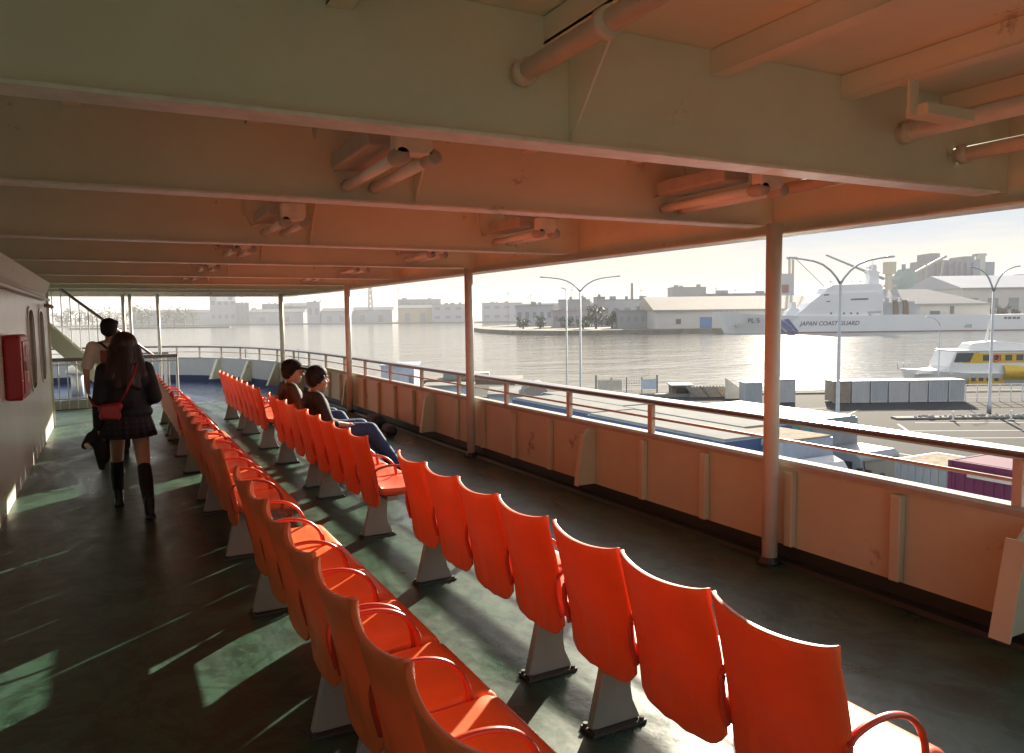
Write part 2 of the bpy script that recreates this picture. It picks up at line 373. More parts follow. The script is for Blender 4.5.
YB = 16.9
deck = thing('deck', 'worn green painted ferry deck with wet looking streaks', 'deck', kind='structure')
mb = MB()
for a, b in zip(sub_path(-9, YB), sub_path(-9, YB)[1:]):
    mb.poly([(-7, a[1], 0), (a[0] + .02, a[1], 0), (b[0] + .02, b[1], 0), (-7, b[1], 0)])
mb.build('deck_plate', M['deck'], deck, world=True, weld=.001)
mb = MB()
fp = [(path_x(YB), YB)] + [p for p in PTH if p[1] > YB]
mb.poly([(-7, YB, 0.0)] + [(x + .02, y + .02, 0.0) for x, y in fp[:-1]] + [(-7, 23, 0)])
mb.build('bow_deck_plate', M['deckblue'], deck, world=True)
mb = MB()
mb.box((2.9, YB, .002), (2.0, .05, .003)); mb.box((-.0, YB, .002), (3.6, .05, .003))
mb.build('weld_seam', M['seam'], deck, world=True)
mb = MB(); mb.sweep(sub_path(-9, YB), [(-.10, .002), (.03, .002), (.03, .028), (-.085, .028)])
mb.build('gutter_bar', M['waterway'], deck, world=True)

hull = MB()
hp = [(x + (.32 if i < 60 else .2), y + (0 if i < 60 else .25)) for i, (x, y) in enumerate(PTH)]
hull.rings([[(x, y, -.02) for x, y in hp] + [(-8.5, 23, -.02), (-8.5, -9, -.02)], [(x, y, ZW - .6) for x, y in hp] + [(-8.5, 23, ZW - .6), (-8.5, -9, ZW - .6)]])
props(hull.build('ship_hull', M['hull']), 'white steel hull of the ferry under the promenade deck', 'hull', kind='structure')

# bulwark ---------------------------------------------------------------
bul = thing('bulwark', 'cream steel bulwark with tapered brackets along the starboard deck edge', 'bulwark', (4.08, 3, 0))
MB().sweep(sub_path(-9, 16.4), [(0, .115), (.02, .115), (.02, .66), (0, .66)]).build('side_plate', M['cream'], bul, True)
MB().sweep(sub_path(-9, 16.4), [(.004, .0), (.018, .0), (.018, .113), (.004, .113)]).build('base_strip', M['waterway'], bul, True)
MB().sweep(sub_path(-9, 16.4), [(-.02, .662), (.12, .662), (.125, .69), (.10, .708), (.01, .708), (-.018, .692)]).build('cap_flange', M['capwhite'], bul, True)
for k, y in enumerate([-1.85, -1.1, -.35, .45, 1.25, 2.06, 2.83, 3.62, 4.45, 5.2, 5.95, 6.72, 7.5, 8.28, 9.05, 9.85, 10.6, 11.4, 12.2, 13.0, 13.75, 14.5, 15.3, 16.0]):
    x = path_x(y)
    if k % 5 == 0:
        mb = MB(); x_ = x; kk = 1.0 if y < 3 else .62
        mb.prism([(x - .33 * kk, y - .008, .12), (x - .002, y - .008, .12), (x - .002, y - .008, .65), (x - .16 * kk, y - .008, .65), (x - .215 * kk, y - .008, .60)], (0, .016, 0))
        mb.prism([(x - .33 * kk - .002, y - .05 * kk, .12), (x - .215 * kk - .002, y - .05 * kk, .60), (x - .215 * kk - .014, y - .05 * kk, .60), (x - .33 * kk - .014, y - .05 * kk, .12)], (0, .10 * kk, 0))
        mb.build('bracket', M['cream'], bul, True)
    else:
        mb = MB(); mb.box((x - .029, y, .385), (.054, .07, .52)); mb.build('stiffener', M['cream'], bul, True, bevel=.01)
bowb = thing('bow_bulwark', 'curved white bulwark with blue base strip closing the bow deck', 'bulwark', (1.3, 23.4, 0))
bp = sub_path(16.42, 24.14); bp = [(path_x(16.42), 16.42)] + [p for p in PTH if p[1] > 16.42 or p[0] < 0]
MB().sweep(bp, [(0, .19), (.02, .19), (.02, .66), (0, .66)]).build('bow_plate', M['bow'], bowb, True)
MB().sweep(bp, [(.004, 0), (.018, 0), (.018, .188), (.004, .188)]).build('base_strip', M['bowblue'], bowb, True)
MB().sweep(bp, [(-.015, .662), (.12, .662), (.12, .685), (-.015, .685)]).build('cap_flange', M['bow'], bowb, True)
for y in (17.2, 18.9, 20.6, 22.0):
    x = path_x(y); d = path_dir(y); n_ = Vector((-d.y, d.x, 0)); c = Vector((x, y, 0))
    mb = MB(); mb.prism([c + n_ * .3 + Vector((0, 0, .12)), c + n_ * .002 + Vector((0, 0, .12)), c + n_ * .002 + Vector((0, 0, .64)), c + n_ * .07 + Vector((0, 0, .64))], d * .11)
    mb.build('bracket', M['cream'], bowb, True)

# handrail --------------------------------------------------------------
rail = thing('handrail', 'brown wooden handrail on short steel posts above the bulwark', 'handrail', (4.1, 3, .68))
rp = [(x + .04, y) for x, y in PTH]
MB().sweep(rp, [(-.046, .956), (-.060, .970), (-.064, .990), (-.052, 1.000), (.012, 1.0125), (.058, 1.006), (.062, .972), (.048, .956)]).build('top_rail', M['wood'], rail, True)
MB().tube([(x, y, .835) for x, y in rp], .0115, 8).build('mid_rail', M['railmetal'], rail, True, smooth=True)
py = [-2.2, -.8, .72, 2.2, 3.86, 5.17, 6.45, 7.78, 9.1, 10.4, 11.75, 13.1, 14.4, 15.7, 16.9, 18.0, 19.1, 20.2, 21.2, 22.0, 22.7]
for y in py:
    x = path_x(y) + .04
    mb = MB(); mb.box((x, y, .826), (.045, .055, .284)); mb.box((x, y, .693), (.09, .11, .012)); mb.build('rail_post', M['railmetal'], rail, True, bevel=.006)
for x in (1.6, .6, -.5, -1.8, -3.2, -4.6):
    y = [p[1] for p in PTH if p[0] <= x + .25][0]
    mb = MB(); mb.box((x, y - .02, .826), (.05, .045, .284)); mb.build('rail_post', M['railmetal'], rail, True)

# deck posts ------------------------------------------------------------
post_labels = ['cream deck post nearest the camera, rust spots, in front of the bulwark', 'slim cream deck post second from the camera beside the handrail',
               'slim cream deck post behind the two seated men', 'farthest slim cream deck post on the starboard rail near the bow']
for (x, y), lb in zip([(3.93, 3.69), (3.86, 8.42), (3.80, 13.55), (3.56, 18.35)], post_labels):
    t = thing('deck_post', lb, 'post', (x, y, 0), group='posts holding up the deck overhead')
    MB().tube([(0, 0, .012), (0, 0, 2.31)], .052, 20).build('shaft', M['post'], t, smooth=True)
    mb = MB(); mb.tube([(0, 0, 0), (0, 0, .012)], .095, 20); mb.tube([(0, 0, .013), (0, 0, .055)], [.07, .055], 20); mb.build('base_plate', M['waterway'], t, smooth=False)
for (x, y), lb in zip([(.26, 18.75), (.40, 18.9), (.95, 18.75)], ['left one of the two close white poles near the bow', 'right one of the two close white poles near the bow', 'single thin white pole between the seat rows near the bow']):
    t = thing('thin_pole', lb, 'pole', (x, y, 0), group='thin white poles near the bow')
    MB().tube([(0, 0, 0.01), (0, 0, 2.31)], .035, 12).build('shaft', M['white'], t, smooth=True)
    MB().tube([(0, 0, 0), (0, 0, .01)], .07, 12).build('base_plate', M['white'], t)

# ceiling ---------------------------------------------------------------
YR = 19.0
ceil = thing('ceiling', 'cream painted steel overhead with deep cross beams', 'ceiling', (1.5, 6, 2.34), kind='structure')
mb = MB(); sp = sub_path(-1.3, YR)  # overhead cut short just behind the camera to let light onto the beams
for a, b in zip(sp, sp[1:]):
    mb.poly([(-6, a[1], 2.80), (a[0] + .27, a[1], 2.80), (b[0] + .27, b[1], 2.80), (-6, b[1], 2.80)])
    mb.poly([(-6, a[1], 2.86), (a[0] + .27, a[1], 2.86), (b[0] + .27, b[1], 2.86), (-6, b[1], 2.86)])
mb.build('roof_plate', M['ceil'], ceil, True, weld=.001)
MB().sweep(sp, [(.27, 2.282), (.282, 2.282), (.282, 2.87), (.27, 2.87)]).build('edge_girder', M['ceil'], ceil, True)
MB().sweep(sp, [(.10, 2.268), (.30, 2.268), (.30, 2.28), (.10, 2.28)]).build('edge_flange', M['flange'], ceil, True)
mb = MB(); mb.box((-1, YR + .012, 2.56), (10.2, .014, .60)); mb.build('front_fascia', M['flange'], ceil, True)
BEAMS = [-.9, 2.45, 4.08, 6.62, 9.0, 11.8, 14.3, 16.5, 18.4]
for y in BEAMS:
    x1 = path_x(y) + .262
    mb = MB(); mb.box(((x1 - 6) / 2, y, 2.576), (x1 + 6, .012, .446))
    mb.build('beam_web', M['ceil'], ceil, True)
    x2 = path_x(y) + .095
    mb = MB(); mb.box(((x2 - 6) / 2, y, 2.343), (x2 + 6, .13, .014)); mb.build('beam_flange', M['flange'], ceil, True, bevel=.003)
XS = (-.14, .65, 1.44, 2.23, 3.01, 3.75)
for x in XS:
    for y0, y1 in zip(BEAMS, BEAMS[1:]):
        if y0 > 3: continue
        mb = MB(); mb.box((x, (y0 + y1) / 2, 2.747), (.010, y1 - y0 - .014, .098)); mb.box((x + .035, (y0 + y1) / 2, 2.702), (.08, y1 - y0 - .016, .012))
        mb.build('stringer', M['ceil'], ceil, True)
for y in BEAMS:
    for x in (1.54,):
        mb = MB(); mb.prism([(x, y - .008, 2.36), (x, y - .008, 2.79), (x, y - .36, 2.79), (x, y - .34, 2.74)], (.010, 0, 0))
        mb.build('gusset', M['ceil'], ceil, True)
mb = MB(); mb.box((3.06, 2.12, 2.63), (.06, .012, .15)); mb.box((3.25, 2.115, 2.575), (.34, .10, .045)); mb.build('pipe_bracket', M['ceil'], ceil, True)

# pipes -----------------------------------------------------------------
def pipe(name, label, x, z, r, y0, y1, collars):
    t = thing(name, label, 'pipe', (x, y0, z), group='pipes under the overhead')
    MB().tube([(0, 0, 0), (0, y1 - y0, 0)], r, 14).build('pipe_run', M['pipe'], t, smooth=True)
    for y in collars:
        MB().tube([(0, y - y0 - .03, 0), (0, y - y0 + .012, 0)], [r * 1.32, r * 1.38], 14).build('collar', M['pipe'], t, smooth=True)
pipe('overhead_pipe', 'pale pink pipe running along the inner stringer, meeting the nearest beam above the seats', 1.33, 2.575, .035, -1, 2.44, [2.40, 1.9])
pipe('overhead_pipe', 'rust stained pink pipe carried by a steel bracket near the top right corner', 3.44, 2.58, .040, -1, 9.0, [2.41, 4.04])
pipe('overhead_pipe', 'lower pink pipe closest to the deck edge at the right of the photo', 3.88, 2.515, .036, -1, 4.07, [2.405])

for x, z, lb in ((.36, 2.735, 'thin cable run under the overhead above the left seat row'), (2.62, 2.735, 'thin cable run under the overhead above the right seat row')):
    t = thing('cable_run', lb, 'cable', (x, 2.47, z)); MB().tube([(0, 0, 0)] + [(.012 * sin(k * 1.7), k * .8, .006 * cos(k * 2.3)) for k in range(1, 20)] + [(0, 15.9, 0)], .013, 8).build('conduit', M['pipe'], t, smooth=True)
    for k in range(12): MB().box((0, .5 + k * 1.25, .012), (.06, .025, .05)).build('clamp', M['flange'], t)
# lights ----------------------------------------------------------------
def light(x, y, label, bracket=True):
    t = thing('ceiling_light', label, 'light', (x, y, 2.42), group='twin tube lights under the overhead')
    mb = MB(); mb.box((-.06, .1, .12), (.20, .62, .09)); mb.build('housing', M['endcap'], t, bevel=.012)
    for s in (-1, 1):
        MB().tube([(s * .075, -.34, 0), (s * .075, .42, 0)], .028, 14).build('tube', M['offwhite'], t, smooth=True)
        MB().tube([(s * .075, -.45, 0), (s * .075, -.43, 0), (s * .075, -.36, 0), (s * .075, -.335, 0)], [.030, .040, .040, .032], 16).build('end_cap', M['endcap'], t, smooth=True)
        MB().tube([(s * .075, .41, 0), (s * .075, .45, 0)], [.034, .030], 14).build('rear_cap', M['endcap'], t, smooth=True)
    mb = MB(); mb.box((-.02, -.41, .065), (.17, .08, .12)); mb.build('junction_box', M['flange'], t, bevel=.006)
    for y_ in (.3, -.38): MB().box((-.02, y_, .25), (.03, .03, .27)).build('hanger', M['flange'], t)
    MB().tube([(-.05, .4, .1), (-.16, .52, .06), (-.22, .5, .17), (-.23, .46, .36)], .012, 8).build('cable', M['pipe'], t, smooth=True)
    return t
lr = ['first', 'second', 'third', 'fourth', 'fifth']
for k, y in enumerate((3.60, 6.05, 8.42, 11.25, 13.8)):
    light(1.22, y, 'twin tube light over the left seat row, %s from the camera' % lr[k])
    light(3.36 - .03 * k, y, 'twin tube light near the starboard edge, %s from the camera' % lr[k])

# deckhouse wall --------------------------------------------------------
wl = thing('deckhouse_wall', 'cream deckhouse side wall with rounded windows on the left', 'wall', (-.9, 4, 0))
XW = -.9; YE = 14.4
def wall_mesh():
    mb = MB(); wins = [(11.35, .40), (12.95, .40)]
    ys = [-6]; 
    holes = []
    for c, hw in wins:
        n = 28; pts = []
        for k in range(n):
            a = 2 * pi * k / n; ca, sa = cos(a), sin(a)
            p = 4.0
            rr = (abs(ca) ** p + abs(sa) ** p) ** (-1 / p)
            pts.append((c + hw * ca * rr, 1.38 + .50 * sa * rr))
        holes.append(pts)
    # panels between window strips
    def strip(y0, y1): mb.box((XW - .03, (y0 + y1) / 2, 1.17), (.06, y1 - y0, 2.34))
    edges = [-6] + [v for c, hw in wins for v in (c - .55, c + .55)] + [YE]
    for i in range(0, len(edges), 2): strip(edges[i], edges[i + 1])
    for (c, hw), pts in zip(wins, holes):
        n = len(pts); outer = []
        for (y, z) in pts:
            dy, dz = (y - c) / .55, (z - 1.38)
            k = 1 / max(abs(dy), abs(dz) / (.96 if dz > 0 else 1.38), 1e-6)
            outer.append((c + (y - c) * k, 1.38 + (z - 1.38) * k))
        for x in (XW, XW - .06):
            vi = [mb.bm.verts.new((x, y, z)) for y, z in pts]; vo = [mb.bm.verts.new((x, y, z)) for y, z in outer]
            for k in range(n): mb.bm.faces.new((vi[k], vi[(k + 1) % n], vo[(k + 1) % n], vo[k]))
        a = [mb.bm.verts.new((XW, y, z)) for y, z in pts]; b = [mb.bm.verts.new((XW - .06, y, z)) for y, z in pts]
        for k in range(n): mb.bm.faces.new((a[k], a[(k + 1) % n], b[(k + 1) % n], b[k]))
    return mb, holes
mb, holes = wall_mesh(); mb.build('wall_plate', M['wall'], wl, True)
for pts in holes:
    f = MB(); n = len(pts); cy_ = sum(p[0] for p in pts) / n
    def ring(k, x): return [(x, cy_ + (y - cy_) * k, 1.38 + (z - 1.38) * k) for y, z in pts]
    f.rings([ring(1.0, XW + .004), ring(1.07, XW + .004), ring(1.07, XW + .018), ring(.985, XW + .018), ring(.985, XW + .004)], cap=False)
    fo = f.build('window_frame', M['wall'], wl, True)
    g = MB(); g.poly(ring(1.01, XW - .045)); g.build('pane', M['glass'], fo, True)
mb = MB(); mb.box((-3.45, YE + .012, 1.17), (5.16, .02, 2.34)); mb.build('end_wall', M['wall'], wl, True)
MB().tube([(-.84, -6, 2.06), (-.84, 13.9, 2.06)], .024, 12).build('wall_rail', M['white'], wl, True, smooth=True)
mb = MB(); mb.prism([(XW, -6, 2.339), (XW, -6, 2.16), (XW + .02, -6, 2.20), (XW + .07, -6, 2.339)], (0, 20.4, 0)); mb.build('cove', M['ceil'], wl, True)
for y in (13.2, 13.75):
    mb = MB(); mb.tube([(-.86, y, 1.96), (-.80, y, 1.96), (-.78, y, 1.93)], .03, 10); mb.build('hook', M['endcap'], wl, True)

hb = thing('hose_box', 'red fire hose box mounted on the left wall', 'fire box', (XW, 8.75, .98))
mb = MB(); mb.box((.075, 0, .31), (.15, .66, .62)); mb.build('case', M['red'], hb, bevel=.03)
mb = MB(); mb.box((.155, 0, .31), (.012, .56, .50)); d_ = mb.build('door', M['red'], hb, bevel=.006)
for z in (.20, .46):
    mb = MB(); mb.box((.164, .0, z), (.004, .16, .10)); mb.build('label_plate', M['yellowlab'], d_)
mb = MB(); mb.box((.17, -.22, .32), (.02, .03, .09)); mb.build('latch', M['steelg'], hb)

# stairs, low fence at the fore end ------------------------------------
st = thing('stairway', 'beige steel stairway descending behind the low white railing', 'stairs', (-1.3, 18.0, 0))
for y in (17.70, 18.50):
    mb = MB(); mb.prism([(-2.15, y, 2.79), (-2.35, y, 2.79), (-2.35, y, 2.58), (.06, y, .02), (.46, y, .02), (.46, y, .06)], (0, .03, 0)); mb.build('stringer', M['cream'], st, True)
for k in range(13):
    mb = MB(); mb.box((-2.2 + .2 * k, 18.115, 2.62 - .206 * k), (.24, .76, .03)); mb.build('tread', M['leg'], st, True)
MB().tube([(-1.34, 17.69, 2.79), (.80, 17.69, .95)], .030, 10).build('handrail', M['wood'], st, True, smooth=True)
MB().tube([(-1.34, 18.53, 2.79), (.80, 18.53, .95)], .025, 10).build('handrail', M['wood'], st, True, smooth=True)
for k in range(17):
    x = -2.1 + .155 * k
    zb = 2.74 - 1.046 * (x + 2.1); zt = 2.79 - .86 * (x + 1.34)
    MB().tube([(x, 17.70, max(zb, .1)), (x, 17.70, min(zt, 2.79))], .0085, 6).build('baluster', M['white'], st, True)
def low_fence(name, label, x0, x1, y, kick):
    t = thing(name, label, 'railing', ((x0 + x1) / 2, y, 0))
    mb = MB(); mb.box(((x0 + x1) / 2, y, .975), (x1 - x0, .08, .07)); mb.build('top_rail', M['wood'], t, True, bevel=.01)
    mb = MB(); mb.box(((x0 + x1) / 2, y, .88), (x1 - x0, .03, .03)); mb.box(((x0 + x1) / 2, y, .20), (x1 - x0, .03, .03)); mb.build('crossbar', M['white'], t, True)
    if kick:
        mb = MB(); mb.box(((x0 + x1) / 2, y + .02, .085), (x1 - x0, .02, .17)); mb.build('kick_plate', M['cream'], t, True)
    n = int((x1 - x0) / .15)
    for k in range(n + 1):
        x = x0 + .02 + (x1 - x0 - .04) * k / n
        r = .028 if k in (0, n) else .012
        MB().tube([(x, y, .0), (x, y, .965)], r, 8).build('baluster', M['white'], t, True)
low_fence('low_railing', 'low white railing with brown top in front of the stairs', -1.75, -.15, 17.2, True)
low_fence('low_railing', 'low white railing with brown top right of the walking couple', .08, 1.22, 17.5, False)
vt = thing('winch_table', 'white deck table with a dark flat top on the bow deck', 'deck gear', (.75, 20.6, 0))
mb = MB(); mb.box((0, 0, .93), (.95, .6, .05)); mb.build('table_top', M['tgrey'], vt, bevel=.01)
for sx in (-.4, .4):
    for sy in (-.24, .24):
        MB().box((sx, sy, .45), (.05, .05, .9)).build('leg', M['white'], vt)
vn = thing('deck_ventilator', 'white mushroom ventilator on the bow deck behind the low railing', 'ventilator', (-.75, 20.3, 0))
MB().tube([(0, 0, 0), (0, 0, .55)], .13, 16).build('trunk', M['white'], vn, smooth=True)
MB().tube([(0, 0, .5), (0, 0, .56), (0, 0, .68), (0, 0, .73)], [.21, .24, .17, .05], 18).build('cowl', M['white'], vn, smooth=True)

# ---------------------------------------------------------------- seats
def seat_shell_mesh():
    mb = MB(); NU, NZ = 24, 18; g = [[], []]
    for side in (0, 1):
        for i in range(NZ + 1):
            t = i / NZ; row = []
            for j in range(NU + 1):
                u = -1 + 2 * j / NU
                hw = .234 + .006 * sin(pi * min(1, t)) - .006 * t
                zt = .818 + .022 * u * u + .006 * abs(u) ** 8
                zb = .266 + .058 * abs(u) ** 7 + .005 * cos(u * pi * 4.0) * (1 - abs(u) * .5)
                z = zt + (zb - zt) * t
                bx = .000 + .072 * sin(t * pi * .60) + .040 * t * t
                x = bx + (.036 * u * u - .018) * (1 - .35 * t)
                x += .008 if (abs(u) < .42 and .52 < t < .9) else 0
                x -= .004 * max(0, cos(u * pi * 4)) * max(0, min(1, (t - .35) * 3))
                if abs(u) > .93: x += .006
                x += (.012 + .012 * max(0, 1 - t * 9)) * side
                row.append(mb.bm.verts.new((x, hw * u, z)))
            g[side].append(row)
    for side in (0, 1):
        for i in range(NZ):
            for j in range(NU):
                mb.bm.faces.new((g[side][i][j], g[side][i][j + 1], g[side][i + 1][j + 1], g[side][i + 1][j]))
    for i in range(NZ):
        for j in (0, NU): mb.bm.faces.new((g[0][i][j], g[0][i + 1][j], g[1][i + 1][j], g[1][i][j]))
    for j in range(NU):
        for i in (0, NZ): mb.bm.faces.new((g[0][i][j], g[0][i][j + 1], g[1][i][j + 1], g[1][i][j]))
    return mb
def seat_pan_mesh():
    mb = MB(); prof = [(.125, .452), (.14, .432), (.18, .418), (.30, .410), (.41, .416), (.48, .422), (.518, .416), (.538, .396), (.545, .365), (.533, .352), (.46, .362), (.30, .366), (.17, .372), (.13, .385)]
    R = []
    for u in (-1, -.97, -.9, -.6, -.25, 0, .25, .6, .9, .97, 1):
        e = abs(u)
        R.append([(x, u * .236, z + (.010 * e ** 4 if k < 6 else 0) - (.016 if e == 1 and k < 9 else 0.005 if e > .95 and k < 9 else 0)) for k, (x, z) in enumerate(prof)])
    mb.rings(R); return mb
ARM = [(.112, .375), (.104, .41), (.088, .48), (.086, .535), (.10, .57), (.14, .588), (.20, .598), (.27, .594), (.335, .572), (.385, .53), (.415, .475), (.425, .41), (.42, .37)]
def arm_mesh(y):
    pts = [Vector((x, 0, z)) for x, z in ARM]
    P = []
    for i in range(len(pts) - 1):
        p0, p1, p2, p3 = (pts[max(0, min(len(pts) - 1, j))] for j in (i - 1, i, i + 1, i + 2))
        for q in range(3):
            t = q / 3; P.append(.5 * ((2 * p1) + (p2 - p0) * t + (2 * p0 - 5 * p1 + 4 * p2 - p3) * t * t + (3 * p1 - p0 - 3 * p2 + p3) * t ** 3))
    P.append(pts[-1])
    mb = MB(); mb.tube([(p.x, y, p.z) for p in P], .0095, 10, sx=1.35, up=(0, 0.001, 1) if False else None); return mb
PITCHY = .49
def make_bench(n, om):
    t = thing('seat_bench', 'x', 'seat bench', (0, 0, 0), group='orange seat benches in two rows on the deck')
    s0 = None
    for k in range(n):
        y = (k + .5) * PITCHY
        if s0 is None:
            s0 = seat_shell_mesh().build('seat_back', om, t, smooth=True); s0.location = (0, y, 0)
            e = s0.modifiers.new('bevel', 'BEVEL'); e.width = .004; e.segments = 2; e.limit_method = 'ANGLE'; e.angle_limit = radians(50)
            p0 = seat_pan_mesh().build('seat_pan', om, t, smooth=True); p0.location = (0, y, 0)
        else:
            for a in (s0, p0):
                c = a.copy(); COL.objects.link(c); c.parent = t; c.location = (0, y, 0)
    a0 = None
    for k in range(n + 1):
        y = k * PITCHY + (.012 if k == 0 else -.012 if k == n else 0)
        if a0 is None: a0 = arm_mesh(0).build('armrest', M['arm'], t, smooth=True); a0.location = (0, y, 0)
        else:
            c = a0.copy(); COL.objects.link(c); c.parent = t; c.location = (0, y, 0)
    MB().box((.23, n * PITCHY / 2, .342), (.08, n * PITCHY - .05, .035)).build('support_beam', M['leg'], t, bevel=.004)
    for y in (.25, n * PITCHY - .25):
        mb = MB()
        mb.prism([(.055, y - .022, .014), (.30, y - .022, .014), (.285, y - .022, .05), (.262, y - .022, .10), (.252, y - .022, .16), (.262, y - .022, .325), (.13, y - .022, .325)], (0, .044, 0))
        lg = mb.build('leg', M['leg'], t, bevel=.006)
        mb = MB(); mb.box((.178, y, .006), (.27, .10, .012)); 
        for sx in (.06, .295):
            mb.tube([(sx, y - .037, .012), (sx, y - .037, .024)], .011, 8); mb.tube([(sx, y + .037, .012), (sx, y + .037, .024)], .011, 8)
        mb.build('foot_plate', M['legdark'], lg)
    return t
b4 = make_bench(4, M['orange']); b3 = make_bench(3, M['orange'])
b4l = make_bench(4, M['orange2']); b3l = make_bench(3, M['orange2'])
SP = [(1.30, 3), (2.81, 4), (5.46, 4), (7.46, 4), (10.12, 4), (12.12, 4)]
nth = ['nearest the camera', 'second from the camera', 'third from the camera', 'fourth from the camera', 'fifth from the camera', 'farthest from the camera']
used = set()
for X0, side, o4, o3 in ((1.615, 'right', b4, b3), (.598, 'left', b4l, b3l)):
    for k, (y, n) in enumerate(SP):
        src = o4 if n == 4 else o3
        if src.name in used: t = copy_tree(src)
        else: t = src; used.add(src.name)
        t.location = (X0, y, 0)
        MW[t.name] = Matrix.Translation((X0, y, 0))
        t['label'] = 'orange %s-seat bench in the %s-hand row, %s%s' % ('three' if n == 3 else 'four', side, nth[k], {('right', 2): ', beside the seated men', ('right', 3): ', where the two men sit'}.get((side, k), ''))

# ================================================================ PEOPLE
def capsule(mb, p0, p1, r0, r1, n=14, k=4):
    p0, p1 = Vector(p0), Vector(p1); d = (p1 - p0)
    if d.length < 1e-6: return
    d.normalize(); u = Vector((0, 0, 1)) if abs(d.z) < .9 else Vector((0, 1, 0))
    a = d.cross(u).normalized(); b = a.cross(d); R = []
    for i in range(k + 1):
        t = -pi / 2 + (pi / 2) * i / k
        R.append((p0 + d * r0 * sin(t), max(r0 * cos(t), r0 * .04)))
    for i in range(k + 1):
        t = (pi / 2) * i / k
        R.append((p1 + d * r1 * sin(t), max(r1 * cos(t), r1 * .04)))
    mb.rings([[c + (a * cos(2 * pi * j / n) + b * sin(2 * pi * j / n)) * r for j in range(n)] for c, r in R])
def blob(name, prims, m, parent, voxel=.01, smooth=5):
    mb = MB()
    for p in prims:
        if p[0] == 'c': capsule(mb, *p[1:])
        elif p[0] == 'e': mb.ell(p[1], p[2], p[3] if len(p) > 3 else None)
        elif p[0] == 'b': mb.box(p[1], p[2], *p[3:])
        elif p[0] == 'r': mb.rings(p[1])
    bmesh.ops.recalc_face_normals(mb.bm, faces=mb.bm.faces)
    me = bpy.data.meshes.new('tmp'); mb.bm.to_mesh(me); mb.bm.free()
    o = bpy.data.objects.new('tmp', me); COL.objects.link(o)
    r = o.modifiers.new('r', 'REMESH'); r.mode = 'VOXEL'; r.voxel_size = voxel
    s = o.modifiers.new('s', 'SMOOTH'); s.factor = .5; s.iterations = smooth
    dg = bpy.context.evaluated_depsgraph_get(); ne = bpy.data.meshes.new_from_object(o.evaluated_get(dg))
    bpy.data.objects.remove(o)
    ne.materials.clear(); ne.materials.append(m)
    for p in ne.polygons: p.use_smooth = True
    q = bpy.data.objects.new(name, ne); COL.objects.link(q)
    if parent: q.parent = parent
    return q
def V(*a): return Vector(a)
def hand_prims(w, d, palm_n, side, curl=.5):
    # w wrist, d direction of the hand, palm_n normal out of the palm (towards which the fingers curl)
    w, d, pn = Vector(w), Vector(d).normalized(), Vector(palm_n); pn = (pn - d * pn.dot(d)).normalized(); t = d.cross(pn) * side
    P = [('c', w, w + d * .03, .024, .026)]
    for k in range(4):
        o = t * (.030 - .020 * k)
        P.append(('c', w + d * .015 + o * .7, w + d * .085 + o, .013, .0105))
        ln = (.040, .045, .042, .033)[k]; a = w + d * .085 + o
        d1 = (d + pn * curl * .6).normalized(); b = a + d1 * ln; d2 = (d + pn * curl * 1.9).normalized(); c = b + d2 * ln * .8
        P += [('c', a, b, .0098, .009), ('c', b, c, .009, .0075)]
    a = w + d * .025 + t * .028; b = a + (d * .6 + t * .8 + pn * .3).normalized() * .042; c = b + (d + t * .15 + pn * .35).normalized() * .032
    P += [('c', a, b, .0125, .0105), ('c', b, c, .0105, .008)]
    return P
def head_prims(c, f, s=1.0):
    c, f = Vector(c), Vector(f).normalized(); r = f.cross(Vector((0, 0, 1))).normalized(); u = r.cross(f)
    R = Matrix((r, f, u)).transposed()
    def q(x, y, z): return c + (r * x + f * y + u * z) * s
    P = [('e', q(0, -.012, .022), (.074 * s, .092 * s, .094 * s), R), ('e', q(0, .028, -.040), (.056 * s, .060 * s, .070 * s), R), ('c', q(0, .052, -.092), q(0, .058, -.088), .024 * s, .022 * s),
         ('c', q(0, .088, .022), q(0, .107, -.018), .009 * s, .014 * s), ('c', q(-.030, .076, .034), q(.030, .076, .034), .014 * s, .014 * s),
         ('c', q(-.018, .080, -.052), q(.018, .080, -.052), .0085 * s, .0085 * s), ('c', q(-.015, .078, -.066), q(.015, .078, -.066), .0085 * s, .0085 * s)]
    for k in (-1, 1):
        P.append(('e', q(k * .076, -.012, -.004), (.010 * s, .020 * s, .032 * s), R))
        P.append(('c', q(k * .040, .055, -.018), q(k * .046, .035, -.030), .020 * s, .022 * s))
    return P, q
def eyes(parent, q, s=1.0):
    for k in (-1, 1):
        mb = MB(); mb.ell(q(k * .031, .078, .008), (.009, .008, .006), seg=10, rin=8); mb.build('eye', M['black'], parent, smooth=True)
def limb(P, a, b, c, r):
    P += [('c', a, b, r[0], r[1]), ('c', b, c, r[2], r[3])]
